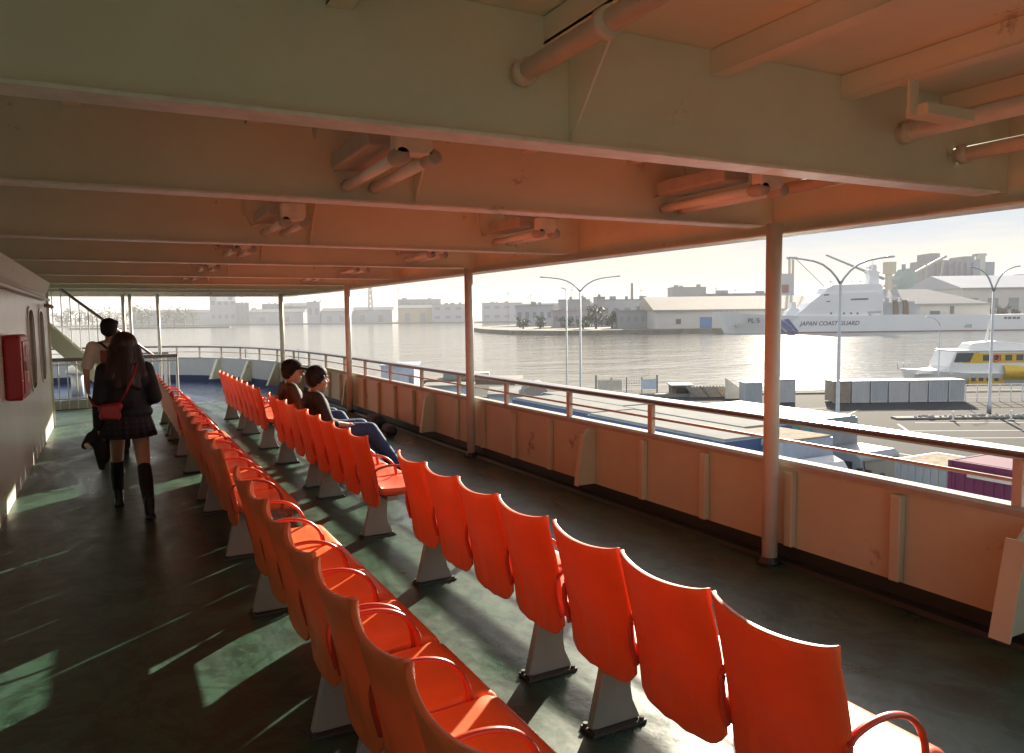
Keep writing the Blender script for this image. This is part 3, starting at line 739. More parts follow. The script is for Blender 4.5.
def person(label, loc, rz, J, s=1.0, group=None):
    t = thing('person', label, 'person', loc, rz, group)
    P, q = head_prims(J['head'], J['look'], s)
    P += [('c', J['neck'], Vector(J['head']) + V(0, -.01, -.05), .056, .050),
          ('e', J['pelvis'], (.155 * J.get('w', 1), .105, .11)), ('c', Vector(J['pelvis']) + V(0, 0, .06), J['chest'], .112, .118)]
    for k in (-1, 1):
        sh = Vector(J['shoulder'][0 if k < 0 else 1])
        ch = Vector(J['chest'])
        P += [('c', ch + V(k * .055, 0, .02), sh + V(-k * .03, 0, -.02), .098, .058), ('c', J['neck'], sh, .050, .050)]
    for i, k in ((0, -1), (1, 1)):
        limb(P, J['shoulder'][i], J['elbow'][i], J['wrist'][i], (.052, .040, .039, .026))
        w = Vector(J['wrist'][i]); P += hand_prims(w, J['hand'][i][0], J['hand'][i][1], k, J['hand'][i][2])
        limb(P, J['hip'][i], J['knee'][i], J['ankle'][i], (.086, .056, .056, .036))
        a = Vector(J['ankle'][i]); P += [('c', a + V(0, -.03, -.035), a + Vector(J['toe'][i]), .036, .028)]
    body = blob('body', P, M['skin'], t, .0075, 4)
    eyes(body, q, s)
    return t, q
def shoes(t, J, m, up=.05):
    for i in (0, 1):
        a = Vector(J['ankle'][i]); to = Vector(J['toe'][i])
        blob('shoe', [('c', a + V(0, -.035, -.045), a + to, .043, .036), ('c', a + V(0, -.02, up), a + V(0, -.02, -.03), .046, .045), ('b', a + to * .45 + V(0, -.02, -.055), (.085, .25, .028))], m, t, .009, 4)

# woman in front, walking away -------------------------------------------
J = dict(head=(0, .13, 1.485), look=(-.05, 1, -.12), neck=(0, .09, 1.33), chest=(0, .09, 1.17), pelvis=(0, .10, .88), w=1.0,
         shoulder=[(-.165, .08, 1.285), (.165, .08, 1.285)], elbow=[(-.215, .05, 1.02), (.225, .04, 1.03)], wrist=[(-.225, .13, .79), (.14, .25, .98)],
         hand=[((0, .15, -1), (1, .1, 0), 1.0), ((-.8, .6, .15), (0, -.3, 1), 1.0)],
         hip=[(-.085, .10, .84), (.085, .10, .84)], knee=[(-.085, .36, .46), (.10, -.04, .46)], ankle=[(-.085, .44, .085), (.105, -.30, .115)], toe=[(0, .15, -.05), (0.01, .13, -.075)])
t, q = person('woman with long dark hair, black jacket, short plaid skirt and knee socks walking away', (.10, 7.50, 0), .06, J, .98)
blob('jacket', [('e', (0, .10, 1.00), (.185, .15, .20)), ('c', (0, .09, 1.02), (0, .09, 1.17), .165, .150), ('c', (-.10, .09, 1.20), (.10, .09, 1.20), .125, .125), ('c', (-.15, .08, 1.27), (.15, .08, 1.27), .075, .075),
                ('c', J['shoulder'][0], J['elbow'][0], .072, .062), ('c', J['elbow'][0], J['wrist'][0], .062, .050), ('c', J['shoulder'][1], J['elbow'][1], .072, .064), ('c', J['elbow'][1], J['wrist'][1], .064, .050),
                ('e', (.02, .10, .90), (.195, .155, .095)), ('c', (0, .08, 1.31), (0, .10, 1.36), .075, .07)], M['jacket'], t, .011, 5)
rg = []
for z, rx, ry in ((.93, .165, .125), (.86, .190, .150), (.77, .212, .178), (.685, .230, .200), (.683, .222, .192), (.77, .20, .165), (.92, .155, .115)):
    rg.append([(rx * (1 + (.05 * (.95 - z) * 4) * cos(k * 2 * pi / 72 * 18)) * cos(2 * pi * k / 72), .10 + ry * (1 + (.05 * (.95 - z) * 4) * cos(k * 2 * pi / 72 * 18)) * sin(2 * pi * k / 72), z) for k in range(72)])
def plaid():
    m = bpy.data.materials.new('plaid_cloth'); m.use_nodes = True; tt = m.node_tree; n = tt.nodes; l = tt.links; p = n['Principled BSDF']; p.inputs['Roughness'].default_value = .85
    c = n.new('ShaderNodeTexCoord'); outs = []
    for d in ('X', 'Z'):
        w = n.new('ShaderNodeTexWave'); w.wave_type = 'BANDS'; w.bands_direction = d; w.inputs['Scale'].default_value = 7; l.new(c.outputs['Object'], w.inputs['Vector']); outs.append(w.outputs['Fac'])
    a = n.new('ShaderNodeMath'); a.operation = 'MULTIPLY'; l.new(outs[0], a.inputs[0]); l.new(outs[1], a.inputs[1])
    r = n.new('ShaderNodeValToRGB'); e = r.color_ramp.elements; e[0].color = (.018, .014, .020, 1); e[1].color = (.055, .030, .034, 1); e[0].position = .2; e[1].position = .8
    l.new(a.outputs[0], r.inputs[0]); l.new(r.outputs[0], p.inputs['Base Color']); return m
mb = MB(); mb.rings(rg, cap=True); mb.build('skirt', plaid(), t, smooth=True)
for i in (0, 1):
    k, a = Vector(J['knee'][i]), Vector(J['ankle'][i])
    blob('sock', [('c', k + (a - k) * .12, k + (a - k) * .45, .058, .060), ('c', k + (a - k) * .45, a, .060, .044), ('c', a, a + V(0, 0, -.03), .044, .045)], M['sock'], t, .009, 3)
shoes(t, J, M['shoe'], .06)
blob('hair', [('e', q(0, -.032, .03), (.112, .112, .112)), ('c', q(-.07, -.04, -.02), q(-.12, -.07, -.27), .068, .066), ('c', q(.07, -.04, -.02), q(.12, -.07, -.27), .068, .066), ('c', q(0, -.06, 0), q(0, -.115, -.34), .082, .066), ('c', q(-.05, -.06, 0), q(-.07, -.11, -.36), .06, .045), ('c', q(.05, -.06, 0), q(.07, -.11, -.37), .06, .045)], M['hairred'], t, .009, 4)
bgo = thing('shoulder_bag', 'red shoulder bag hanging at the black jacketed woman\'s back', 'bag', (.045, 7.36, .86))
blob('pouch', [('b', (-.08, .0, .075), (.15, .075, .12), 0, 0, .12), ('c', (-.14, 0, .11), (-.02, 0, .125), .038, .038), ('c', (-.14, 0, .045), (-.03, 0, .04), .034, .034)], M['bag'], bgo, .009, 5)
MB().tube([(-.02, 0, .13), (.05, -.05, .25), (.11, -.02, .40), (.14, .09, .48), (.11, .22, .47)], .008, 8, sx=1.6).build('strap', M['bag'], bgo, smooth=True)
MB().tube([(-.15, -.01, .12), (-.21, .08, .14), (-.24, .22, .2)], .008, 8, sx=1.6).build('strap', M['bag'], bgo, smooth=True)
blob('carried_coat', [('c', (-.12, 7.70, .76), (-.18, 7.66, .66), .062, .055), ('c', (-.11, 7.68, .70), (-.10, 7.64, .50), .055, .045), ('c', (-.20, 7.68, .70), (-.25, 7.66, .62), .042, .036), ('c', (-.16, 7.66, .66), (-.13, 7.63, .42), .045, .030)], M['bagblack'], None, .012, 4)
o = COL.objects['carried_coat']; props(o, 'dark folded coat with a pale lining carried low by the woman', 'coat')
blob('lining', [('c', (-.235, 7.615, .63), (-.21, 7.61, .60), .024, .020)], M['offwhite'], o, .008, 3)

# man ahead of her ---------------------------------------------------------
J = dict(head=(0, .10, 1.60), look=(.15, 1, -.25), neck=(0, .05, 1.45), chest=(0, .05, 1.27), pelvis=(0, .03, .95), w=1.0,
         shoulder=[(-.195, .04, 1.40), (.195, .04, 1.40)], elbow=[(-.275, .01, 1.11), (.27, .06, 1.12)], wrist=[(-.275, .09, .865), (.16, .26, 1.05)],
         hand=[((0.05, .2, -1), (1, .1, 0), .5), ((-.8, .6, .2), (0, -.3, 1), .8)],
         hip=[(-.09, .03, .92), (.09, .03, .92)], knee=[(-.09, .05, .50), (.10, .26, .51)], ankle=[(-.10, -.24, .12), (.10, .30, .085)], toe=[(0, .13, -.08), (0, .16, -.05)])
t, q = person('dark haired man in a cream T-shirt with a printed back walking ahead', (-.02, 10.75, 0), -.05, J, 1.15)
blob('shirt', [('e', (0, .03, 1.02), (.175, .135, .13)), ('c', (0, .04, 1.05), (0, .05, 1.28), .150, .145), ('c', (-.10, .05, 1.30), (.10, .05, 1.30), .125, .125), ('c', (-.16, .04, 1.39), (.16, .04, 1.39), .072, .072),
               ('c', J['shoulder'][0], (-.262, .02, 1.17), .075, .068), ('c', J['shoulder'][1], (.258, .05, 1.18), .075, .068), ('e', (0, .03, .93), (.18, .14, .10))], M['tee'], t, .011, 4)
mb = MB(); R = []
for k in range(9):
    x = -.105 + .21 * k / 8
    R.append([(x, -.105 + .25 * x * x, 1.13), (x, -.108 + .35 * x * x, 1.36), (x, -.100 + .35 * x * x, 1.36), (x, -.097 + .25 * x * x, 1.13)])
mb.rings(R); mb.build('shirt_print', M['print'], t)
mb = MB(); mb.tube([(-.15, .14, 1.44), (-.10, -.055, 1.455), (.05, -.118, 1.30), (.17, -.08, 1.12)], .012, 8, sx=1.5); mb.build('cross_strap', M['black'], t, smooth=True)
P = [('e', (0, .03, .92), (.17, .125, .11))]
for i in (0, 1): limb(P, J['hip'][i], J['knee'][i], Vector(J['ankle'][i]) + V(0, 0, .01), (.10, .078, .076, .064))
blob('trousers', P, M['trousers'], t, .012, 4)
shoes(t, J, M['shoe'])
blob('hair', [('e', q(0, -.034, .046), (.102, .112, .102)), ('e', q(0, -.058, -.005), (.092, .072, .088)), ('c', q(-.05, .03, .095), q(.05, .03, .095), .038, .038)], M['hair'], t, .008, 3)

# two men seated in the right-hand row, facing the water -------------------
def sitter(label, y, shirt, headdz=0, look=(0, 1, -.1), cap=False, lean=0):
    J = dict(head=(.0, .04 + lean, 1.075 + headdz), look=look, neck=(0, -.005 + lean, .93 + headdz), chest=(0, -.01, .79), pelvis=(0, .06, .525), w=1.05,
             shoulder=[(-.19, -.015, .90), (.19, -.015, .90)], elbow=[(-.26, .06, .66), (.27, .07, .65)], wrist=[(-.15, .27, .60), (.17, .30, .60)],
             hand=[((.35, .9, -.1), (0, 0, -1), .35), ((-.3, .95, -.1), (0, 0, -1), .35)],
             hip=[(-.09, .10, .52), (.09, .10, .52)], knee=[(-.13, .52, .53), (.15, .54, .52)], ankle=[(-.15, .66, .115), (.20, .80, .11)], toe=[(0, .15, -.045), (.02, .15, -.04)])
    t, q = person(label, (1.86, y, 0), -pi / 2, J, 1.12)
    blob('shirt', [('e', (0, .04, .56), (.18, .14, .10)), ('c', (0, .04, .60), (0, 0, .79), .150, .148), ('c', (-.10, -.01, .81), (.10, -.01, .81), .128, .128), ('c', (-.15, -.015, .89), (.15, -.015, .89), .075, .075),
                   ('c', J['shoulder'][0], J['elbow'][0], .074, .064), ('c', J['shoulder'][1], J['elbow'][1], .074, .064), ('c', J['elbow'][1], (.235, .14, .635), .060, .052), ('c', J['elbow'][0], (-.235, .13, .645), .060, .052)], shirt, t, .011, 4)
    P = [('e', (0, .08, .525), (.175, .13, .10))]
    for i in (0, 1): limb(P, Vector(J['hip'][i]), J['knee'][i], Vector(J['ankle'][i]) + V(0, 0, .02), (.110, .092, .090, .075))
    blob('trousers', P, M['jeans'], t, .012, 4)
    shoes(t, J, M['shoe'])
    blob('hair', [('e', q(0, -.018, .066), (.098, .112, .088)), ('e', q(0, -.040, .036), (.096, .098, .092)), ('e', q(0, -.060, .0), (.086, .068, .080)), ('c', q(-.082, .005, .03), q(-.080, -.03, -.01), .022, .024), ('c', q(.082, .005, .03), q(.080, -.03, -.01), .022, .024)], M['hair'], t, .008, 3)
    if cap:
        c = blob('cap', [('e', q(0, -.014, .080), (.110, .126, .082))], M['cap'], t, .009, 3)
        b = MB(); f = Vector(look).normalized(); r = f.cross(Vector((0, 0, 1))).normalized()
        top = []; 
        for k in range(11):
            a = -pi / 2 + pi * k / 10
            top.append(q(.088 * sin(a), .065 + .150 * cos(a), .062 - .030 * cos(a) - .012 * abs(sin(a))))
        b.prism(top, (0, 0, .028)); b.build('visor', M['cap'], c, smooth=False)
    return t
sitter('seated man with short black hair, charcoal shirt and blue jeans', 7.98, M['darktee'], .0, (-.28, 1, -.06))
sitter('seated man in a black peaked cap and brown shirt', 9.22, M['brownshirt'], .0, (.12, 1, -.05), True)
for (x, y, r), lb in zip([(3.55, 11.3, .16), (3.5, 10.5, .12)], ['dark duffel lying under the bulwark beyond the seated men', 'small dark bag under the bulwark next to a duffel']):
    o = blob('travel_bag', [('c', (x, y - r, r * .7 + .01), (x + .03, y + r * 1.3, r * .7 + .01), r * .72, r * .7)], M['bagblack'], None, .012, 3); props(o, lb, 'bag')

# ================================================================ HARBOUR
def HP(px, py, w):                        # where the sight line of a photo point meets harbour depth w: (u, z)
    d = _f + _a * (px - 512) / FPX - _b * (py - 376.5) / FPX
    du = d.x * cos(YAW) - d.y * sin(YAW); dw = d.x * sin(YAW) + d.y * cos(YAW)
    return du * w / dw, CAMH + d.z * w / dw
def hthing(name, label, cat, u, w, z, group=None, rz=0): return thing(name, label, cat, UW(u, w, z), -YAW + rz, group)

mb = MB(); mb.poly([(-7000, -7000, ZW), (7000, -7000, ZW), (7000, 7000, ZW), (-7000, 7000, ZW)])
props(mb.build('water', M['water']), 'rippled harbour water with a low sun glint', 'water', kind='structure')

# near quay
qe = [(-30, 9), (-32, 96), (-16, 98), (-14, 92), (0, 88), (8, 81), (19, 77), (41, 79), (48, 80), (62, 80), (90, 82), (140, 84), (140, -60), (10, -60)]
qw = [UW(u, w) for u, w in qe]
qw = [Vector((max(p.x, 6.2), p.y, 0)) for p in qw]
mb = MB(); mb.prism([(p.x, p.y, ZW - 1) for p in qw], (0, 0, ZQ - ZW + 1))
props(mb.build('quay', M['asphalt']), 'grey asphalt ferry quay with painted lanes', 'quay', kind='structure')
def uwbox(mb, u0, u1, w0, w1, z0, z1):
    a = [UW(u0, w0, z0), UW(u1, w0, z0), UW(u1, w1, z0), UW(u0, w1, z0)]; mb.prism(a, (0, 0, z1 - z0))
mb = MB()
for (a, b) in (((905, 431), (1080, 430)), ((915, 422.6), (1060, 422.6)), ((850, 411), (915, 410)), ((880, 438.5), (1060, 437.5)), ((800, 447), (960, 470)), ((860, 447), (1000, 470)), ((898, 424), (915, 436)), ((845, 416), (858, 410)), ((780, 409), (830, 408)), ((820, 462), (900, 482))):
    def gp(p):
        d = _f + _a * (p[0] - 512) / FPX - _b * (p[1] - 376.5) / FPX; k = (ZQ - CAMH) / d.z; return Vector((d.x * k, d.y * k, ZQ + .004))
    p, q_ = gp(a), gp(b); n_ = (q_ - p).cross(Vector((0, 0, 1))).normalized() * .09
    mb.poly([p - n_, q_ - n_, q_ + n_, p + n_])
props(mb.build('road_marking', M['line']), 'white painted lane lines on the asphalt quay', 'road marking', kind='structure')
kb = hthing('traffic_island', 'long low kerbed island with pale stones on the quay', 'kerb', 36, 56.2, ZQ)
mb = MB(); mb.box((1.5, 0, .07), (18, 1.0, .14)); mb.build('kerb', M['concrete'], kb, bevel=.03)
mb = MB()
for k in range(70):
    r = random.uniform(.08, .24); mb.ell((random.uniform(-6, 10), random.uniform(-.4, .4), .14 + r * .3), (r, r * .8, r * .6), seg=8, rin=6)
o = mb.build('stone_row', M['line'], kb); o['kind'] = 'stuff'
mb = MB()
uwbox(mb, -14, 100, 74.2, 74.6, ZQ - .02, ZQ + .16)
props(mb.build('quay_edge_kerb', M['concrete']), 'low concrete kerb along the quay edge', 'kerb', kind='structure')

# lamps
def lamp(px, py, top, label, w=None, double=True, arm=None, r=.11):
    d = _f + _a * (px - 512) / FPX - _b * (py - 376.5) / FPX; k = (ZQ - CAMH) / d.z; p = Vector((d.x * k, d.y * k, ZQ))
    w = p.x * sin(YAW) + p.y * cos(YAW); zt = HP(px, top, w)[1] - ZQ; s = w / FPX
    t = thing('street_lamp', label, 'street lamp', p, -YAW, 'lamp posts on the quay')
    MB().tube([(0, 0, 0), (0, 0, .9), (0, 0, .92), (0, 0, zt)], [r * 1.35, r * 1.3, r, r * .62], 12).build('pole', M['steelg'], t, smooth=True)
    for sg in ((-1, 1) if double else (arm[2],)):
        ax, az = (arm[0] * s, arm[1] * s)
        pts = [(0, 0, zt - .05)] + [(sg * ax * f, 0, zt + az * g) for f, g in ((.08, .22), (.2, .5), (.36, .74), (.55, .88), (.78, .96), (.93, 1.0))]
        MB().tube(pts, [r * .62, r * .58, r * .55, r * .5, r * .46, r * .42, r * .4], 10).build('arm', M['steelg'], t, smooth=True)
        mb = MB(); mb.box((sg * (ax * .98), 0, zt + az * 1.0 + .01), (ax * .16, .24, .11), ry=-sg * .09, taper=.8); mb.build('lamp_head', M['steelg'], t, bevel=.02)
    return t
lamp(836.6, 456, 283, 'tall twin arm lamp post on the quay in front of the white patrol ship', arm=(50, 25))
lamp(989, 413, 291, 'twin arm lamp post at the right beside the yellow and white boat', arm=(24, 24), r=.12)
lamp(580.7, 410, 291, 'twin arm lamp post on the quay left of the wire hoarding', arm=(38, 14))
lamp(567, 405, 290, 'thin straight lamp post just left of a twin arm lamp', double=False, arm=(5, 2, -1), r=.09)
lamp(938, 392, 325, 'short single arm lamp post between the white containers and the boat', double=False, arm=(14, 8, -1), r=.06)

# row of small containers at the quay edge
def cbox(px0, px1, w, z0, z1, m, label, depth=1.7, group='small containers along the quay edge'):
    u0 = HP(px0, 392, w)[0]; u1 = HP(px1, 392, w)[0]; W_ = u1 - u0 - .14; H = z1 - z0
    t = hthing('storage_container', label, 'container', (u0 + u1) / 2, w + depth / 2, z0, group)
    mb = MB(); mb.box((0, 0, H / 2 + .05), (W_, depth, H - .12)); mb.build('body', M[m], t)
    mb = MB(); n = 7
    for k in range(n): mb.box((-W_ / 2 + W_ * (k + .5) / n, -depth / 2 - .012, H / 2), (W_ / n * .45, .03, H - .34))
    mb.build('door', M[m], t)
    mb = MB()
    for sx in (-1, 1):
        mb.box((sx * (W_ / 2 - .03), -depth / 2 - .02, H / 2), (.08, .06, H))
    mb.box((0, -depth / 2 - .02, H - .04), (W_, .07, .09)); mb.box((0, -depth / 2 - .02, .07), (W_, .07, .12)); mb.box((0, 0, H - .02), (W_ + .03, depth, .05)); mb.build('frame', M['boxw'] if m != 'boxbrown' else M['boxbrown'], t)
    return t
xs = [832, 851, 870, 888, 909, 928, 948, 965]
labs = ['rusty brown container at the left end of the row on the quay edge', 'white container right beside the rusty brown one', 'pale grey container third from the left in the quay row', 'white container in the middle of the quay row', 'white container just right of the middle of the quay row', 'grey stained container second from the right end of the row', 'grey container at the right end of the row nearest the boat']
for k, (m, lb) in enumerate(zip(['boxbrown', 'boxw', 'boxg', 'boxw', 'boxw', 'boxg', 'boxg'], labs)): cbox(xs[k], xs[k + 1], 66.6, ZQ, -4.33, m, lb)
cbox(744, 763, 67.5, ZQ, -4.45, 'boxg', 'grey container standing left of the near deck post in view')
cbox(776, 796, 67.5, ZQ, -4.2, 'boxw', 'white container standing just right of the near deck post in view')

# hoarding, shed, timber near the quay edge
u0, u1 = HP(596, 393, 75)[0], HP(657, 393, 75)[0]
t = hthing('wire_hoarding', 'wire mesh hoarding on dark posts with one pale blue panel', 'fence', (u0 + u1) / 2, 75, ZQ)
hw = (u1 - u0) / 2
for k in range(5): MB().box((-hw + hw * 2 * k / 4, 0, 1.0), (.16 if k in (0, 4) else .10, .12, 2.1 if k in (0, 4) else 1.7)).build('fence_post', M['tgrey'], t)
mb = MB()
for z in (.5, 1.0, 1.65): mb.box((0, 0, z), (2 * hw, .05, .05))
for k in range(24): mb.box((-hw + 2 * hw * k / 24, 0, .85), (.025, .03, 1.6))
mb.build('mesh_panel', M['panelbe'], t)
MB().box((hw * .72, -.06, 1.1), (hw * .5, .03, 1.0)).build('sign_panel', M['panelbl'], t)
mb = MB(); mb.box((-hw * .55, -.05, 1.05), (hw * .8, .03, 1.0)); mb.build('beige_panel', M['panelbe'], t)
u = HP(680, 395, 74)[0]
t = hthing('brown_hut', 'small brown hut beside the timber stacks on the quay edge', 'hut', u, 74, ZQ)
MB().box((0, 0, .55), (1.9, 1.6, 1.1)).build('wall', M['shed'], t); MB().box((0, -.05, 1.15), (2.2, 2.0, .12), rx=.05).build('roof', M['timberd'], t); MB().box((.1, -.82, .45), (1.3, .04, .8)).build('opening', M['black'], t)
for k, (px, lb) in enumerate(((698, 'grey leaning timber stack next to the brown hut'), (711, 'middle leaning timber stack between grey and pale stacks'), (724, 'pale leaning timber stack next to the upright plate'))):
    u = HP(px, 396, 72.5)[0]; t = hthing('timber_stack', lb, 'timber stack', u, 72.5, ZQ, 'timber stacks on the quay')
    for j in range(5):
        MB().box((-.6 + .3 * j, 0, .52), (.22, .06, 1.4), ry=-.75).build('plank', M['timber'] if (j + k) % 2 else M['timberd'], t)
    MB().box((0, .45, .35), (1.5, .8, .7)).build('pallet', M['timberd'], t)
u = HP(735, 392, 71)[0]
mb = MB(); mb.prism([tuple(UW(u - .9, 71, ZQ)), tuple(UW(u + .6, 71, ZQ)), tuple(UW(u + .6, 71, ZQ + .9)), tuple(UW(u - .9, 71, ZQ + 1.95))], UW(0, .12, 0))
props(mb.build('steel_plate', M['panelbe']), 'tall slanting pale plate standing at the end of the timber stacks', 'plate')
# ground clutter low strip
mb = MB()
uwbox(mb, HP(640, 397, 73.5)[0], HP(745, 397, 73.5)[0], 72.9, 73.9, ZQ, ZQ + .3)
props(mb.build('concrete_curbstone', M['concrete']), 'long low concrete block under the timber stacks', 'block')
t = hthing('quay_railing', 'white railing along the quay in front of the yellow boat', 'railing', 46, 66.5, ZQ)
for k in range(14): MB().box((-6 + k * 1.0, 0, .75), (.08, .08, 1.5)).build('rail_post', M['white'], t)
mb = MB(); mb.box((.5, 0, 1.5), (13, .06, .07)); mb.build('top_bar', M['white'], t); mb = MB(); mb.box((.5, 0, .9), (13, .04, .05)); mb.build('mid_bar', M['white'], t); mb = MB(); mb.box((.5, 0, .3), (13, .04, .05)); mb.build('low_bar', M['white'], t)
for (px, py), lb in zip(((953, 421.5), (1011, 421.5)), ('white bollard at the left on the kerbed island', 'white bollard at the right on the kerbed island')):
    u, _ = HP(px, py, 54.6); t = hthing('bollard', lb, 'bollard', u, 54.6, ZQ); MB().tube([(0, 0, 0), (0, 0, .75)], .07, 10).build('shaft', M['white'], t); MB().tube([(0, 0, 0), (0, 0, .08)], .22, 10).build('foot', M['concrete'], t)

# lorries parked alongside ------------------------------------------------
def wheel(t, x, y, r=.5, w=.3):
    o = MB().tube([(x - w / 2, y, r), (x + w / 2, y, r)], r, 18).build('wheel', M['black'], t); MB().tube([(x - w / 2 - .01, y, r), (x + w / 2 + .01, y, r)], r * .5, 14).build('rim', M['steelg'], o)
def trailer(x, y0, y1, label, H=3.78, Wd=2.45, side='tlblue', stripe='tblue'):
    L_ = y1 - y0; t = thing('lorry_trailer', label, 'lorry trailer', (x, (y0 + y1) / 2, ZQ), 0, 'box trailers parked along the ship')
    MB().box((0, 0, (H + 1.1) / 2), (Wd, L_, H - 1.1)).build('box_body', M[side], t)
    MB().box((0, 0, H + .03), (Wd - .1, L_ - .1, .07)).build('roof', M['tarp'], t, bevel=.02)
    mb = MB()
    for sx in (-1, 1): mb.box((sx * (Wd / 2 + .01), 0, H - .28), (.05, L_, .50))
    for sy in (-1, 1): mb.box((0, sy * (L_ / 2 + .01), H - .28), (Wd + .06, .05, .50))
    mb.build('edge_band', M[stripe], t)
    mb = MB()
    n = int(L_ / .55)
    for k in range(n):
        for sx in (-1, 1): mb.box((sx * (Wd / 2 + .008), -L_ / 2 + L_ * (k + .5) / n, (H + .7) / 2), (.03, .06, H - 1.7))
    mb.build('side_rib', M['boxw'], t)
    mb = MB(); mb.box((0, 0, .95), (1.0, L_ - .4, .25)); mb.build('chassis', M['tgrey'], t)
    for sy in (-.42, -.30, .38):
        for sx in (-1, 1): wheel(t, sx * (Wd / 2 - .2), sy * L_)
    return t
trailer(19.3, 27.0, 34.2, 'blue edged white roofed trailer at the far end of the near lane')
trailer(19.0, 18.7, 26.85, 'blue edged white roofed trailer in the middle of the near lane')
trailer(21.75, 28.2, 35.6, 'white roofed trailer farther out, behind the far blue edged trailer')
trailer(21.55, 20.4, 28.0, 'white roofed trailer in the outer lane with a dark seam beside it')
def lorry(x, y, label, cabm, boxm, stripe, Lb=6.6, H=3.72):
    t = thing('lorry', label, 'lorry', (x, y, ZQ), 0)
    MB().box((0, Lb / 2, (H + 1.0) / 2), (2.4, Lb, H - 1.0)).build('cargo_box', M[boxm], t)
    MB().box((0, Lb / 2, H + .03), (2.3, Lb - .1, .07)).build('roof', M['timber'] if boxm == 'tlblue' else M['teal'], t)
    mb = MB()
    for k in range(10): mb.box((-1.215, .4 + k * .62, (H + 1.0) / 2), (.03, .30, H - 1.4))
    mb.build('side_stripe', M[stripe], t)
    cb = MB(); cb.prism([(-1.15, -.15, .6), (-1.15, -2.1, .6), (-1.15, -2.15, 1.5), (-1.15, -1.95, 2.55), (-1.15, -1.75, 2.7), (-1.15, -.15, 2.7)], (2.3, 0, 0)); cab = cb.build('cab', M[cabm], t, bevel=.05)
    mb = MB(); mb.prism([(-1.0, -2.172, 1.6), (1.0, -2.172, 1.6), (1.0, -2.0, 2.45), (-1.0, -2.0, 2.45)], (0, -.02, 0)); mb.build('windscreen', M['glass'], cab)
    for sx in (-1, 1): MB().box((sx * 1.155, -1.15, 2.0), (.02, .95, .75)).build('side_window', M['glass'], cab)
    if stripe == 'tblue':
        mb = MB(); mb.prism([(-.85, -.2, 2.72), (-.85, -1.0, 2.72), (-.85, -.75, 3.05), (-.85, -.3, 3.2)], (1.7, 0, 0)); mb.build('wind_deflector', M['boxw'], cab, bevel=.04)
    for sx in (-1, 1): MB().box((sx * 1.42, -2.15, 2.0), (.22, .10, .5)).build('mirror', M['black'], cab)
    MB().box((0, 2.2, .85), (1.0, 8.0, .25)).build('chassis', M['tgrey'], t)
    for sy in (-1.3, 3.6, 4.8):
        for sx in (-1, 1): wheel(t, sx * 1.05, sy)
lorry(20.6, 17.7, 'lorry with a dark green cab, white wind deflector and pale blue striped box', 'teal', 'tlblue', 'tblue')
lorry(25.6, 20.6, 'lorry with a green tarpaulin load farther out on the quay', 'tgrey', 'tgrey', 'teal')

def bigbox(x0, x1, y0, y1, z0, z1, m, label, name='freight_container'):
    t = thing(name, label, 'container', ((x0 + x1) / 2, (y0 + y1) / 2, z0), 0, 'freight containers near the ship')
    dx, dy, H = x1 - x0, y1 - y0, z1 - z0
    MB().box((0, 0, H / 2), (dx - .06, dy - .06, H - .06)).build('body', M[m], t)
    n = int(dy / .28)
    for sx in (-1, 1):
        mb = MB()
        for k in range(n): mb.box((sx * (dx / 2 - .025), -dy / 2 + dy * (k + .5) / n, H / 2), (.04, .13, H - .3))
        mb.build('side_panel', M[m], t)
    mb = MB()
    for sx in (-1, 1):
        for sy in (-1, 1): mb.box((sx * (dx / 2 - .05), sy * (dy / 2 - .05), H / 2), (.12, .12, H))
        for z in (.07, H - .06): mb.box((sx * (dx / 2 - .04), 0, z), (.10, dy - .26, .12))
    for sy in (-1, 1):
        for z in (.07, H - .06): mb.box((0, sy * (dy / 2 - .04), z), (dx - .26, .10, .12))
    mb.build('frame', M[m], t)
    MB().box((0, 0, H - .015), (dx - .3, dy - .3, .03)).build('roof_panel', M['timber'] if m != 'boxpurple' else M['boxpurple'], t)
    return t, dx, dy, H
t, dx, dy, H = bigbox(25.35, 27.8, 11.8, 17.85, ZQ, -3.68, 'boxg', 'weathered grey container with faint white lettering beside a purple one')
text_mesh('lettering', 'OOOO', .62, M['boxw'], t, (-dx / 2 - .03, 2.4, 1.35), (pi / 2, 0, -pi / 2), .004, bold=.02) if False else None
for k in range(4):
    mb = MB(); y = 2.05 - .62 * k
    for j in range(3): mb.box((-dx / 2 - .012, y, 1.35 + .17 * j), (.02, .40 if (j + k) % 2 else .28, .06))
    mb.box((-dx / 2 - .012, y + .02, 1.52), (.018, .06, .46)); mb.build('lettering', M['boxw'], t)
t, dx, dy, H = bigbox(22.0, 24.4, 1.4, 13.75, ZQ + .55, -2.72, 'boxpurple', 'dark purple container with a yellow and black diamond near the handrail')
mb = MB(); yc, zc = 4.95, 1.35
mb.prism([(-dx / 2 - .016, yc, zc + .42), (-dx / 2 - .016, yc + .42, zc), (-dx / 2 - .016, yc, zc - .42)], (-.012, 0, 0)); mb.build('diamond_emblem', M['emblemy'], t)
mb = MB(); mb.prism([(-dx / 2 - .016, yc - .002, zc + .42), (-dx / 2 - .016, yc - .42, zc), (-dx / 2 - .016, yc - .002, zc - .42)], (-.012, 0, 0)); mb.build('diamond_emblem', M['black'], t)
for y0_, y1_ in ((5.6, 3.1), (2.7, 1.7)):
    MB().box((-dx / 2 - .014, (y0_ + y1_) / 2, H - .34), (.02, y0_ - y1_, .17)).build('white_plate', M['boxw'], t)
MB().box((0, 0, -.2), (1.2, dy - .6, .3)).build('chassis', M['tgrey'], t)
for y in (-4, -3, 3.5, 4.5):
    for s_ in (-1, 1): wheel(t, s_ * 1.0, y, .28, .25)

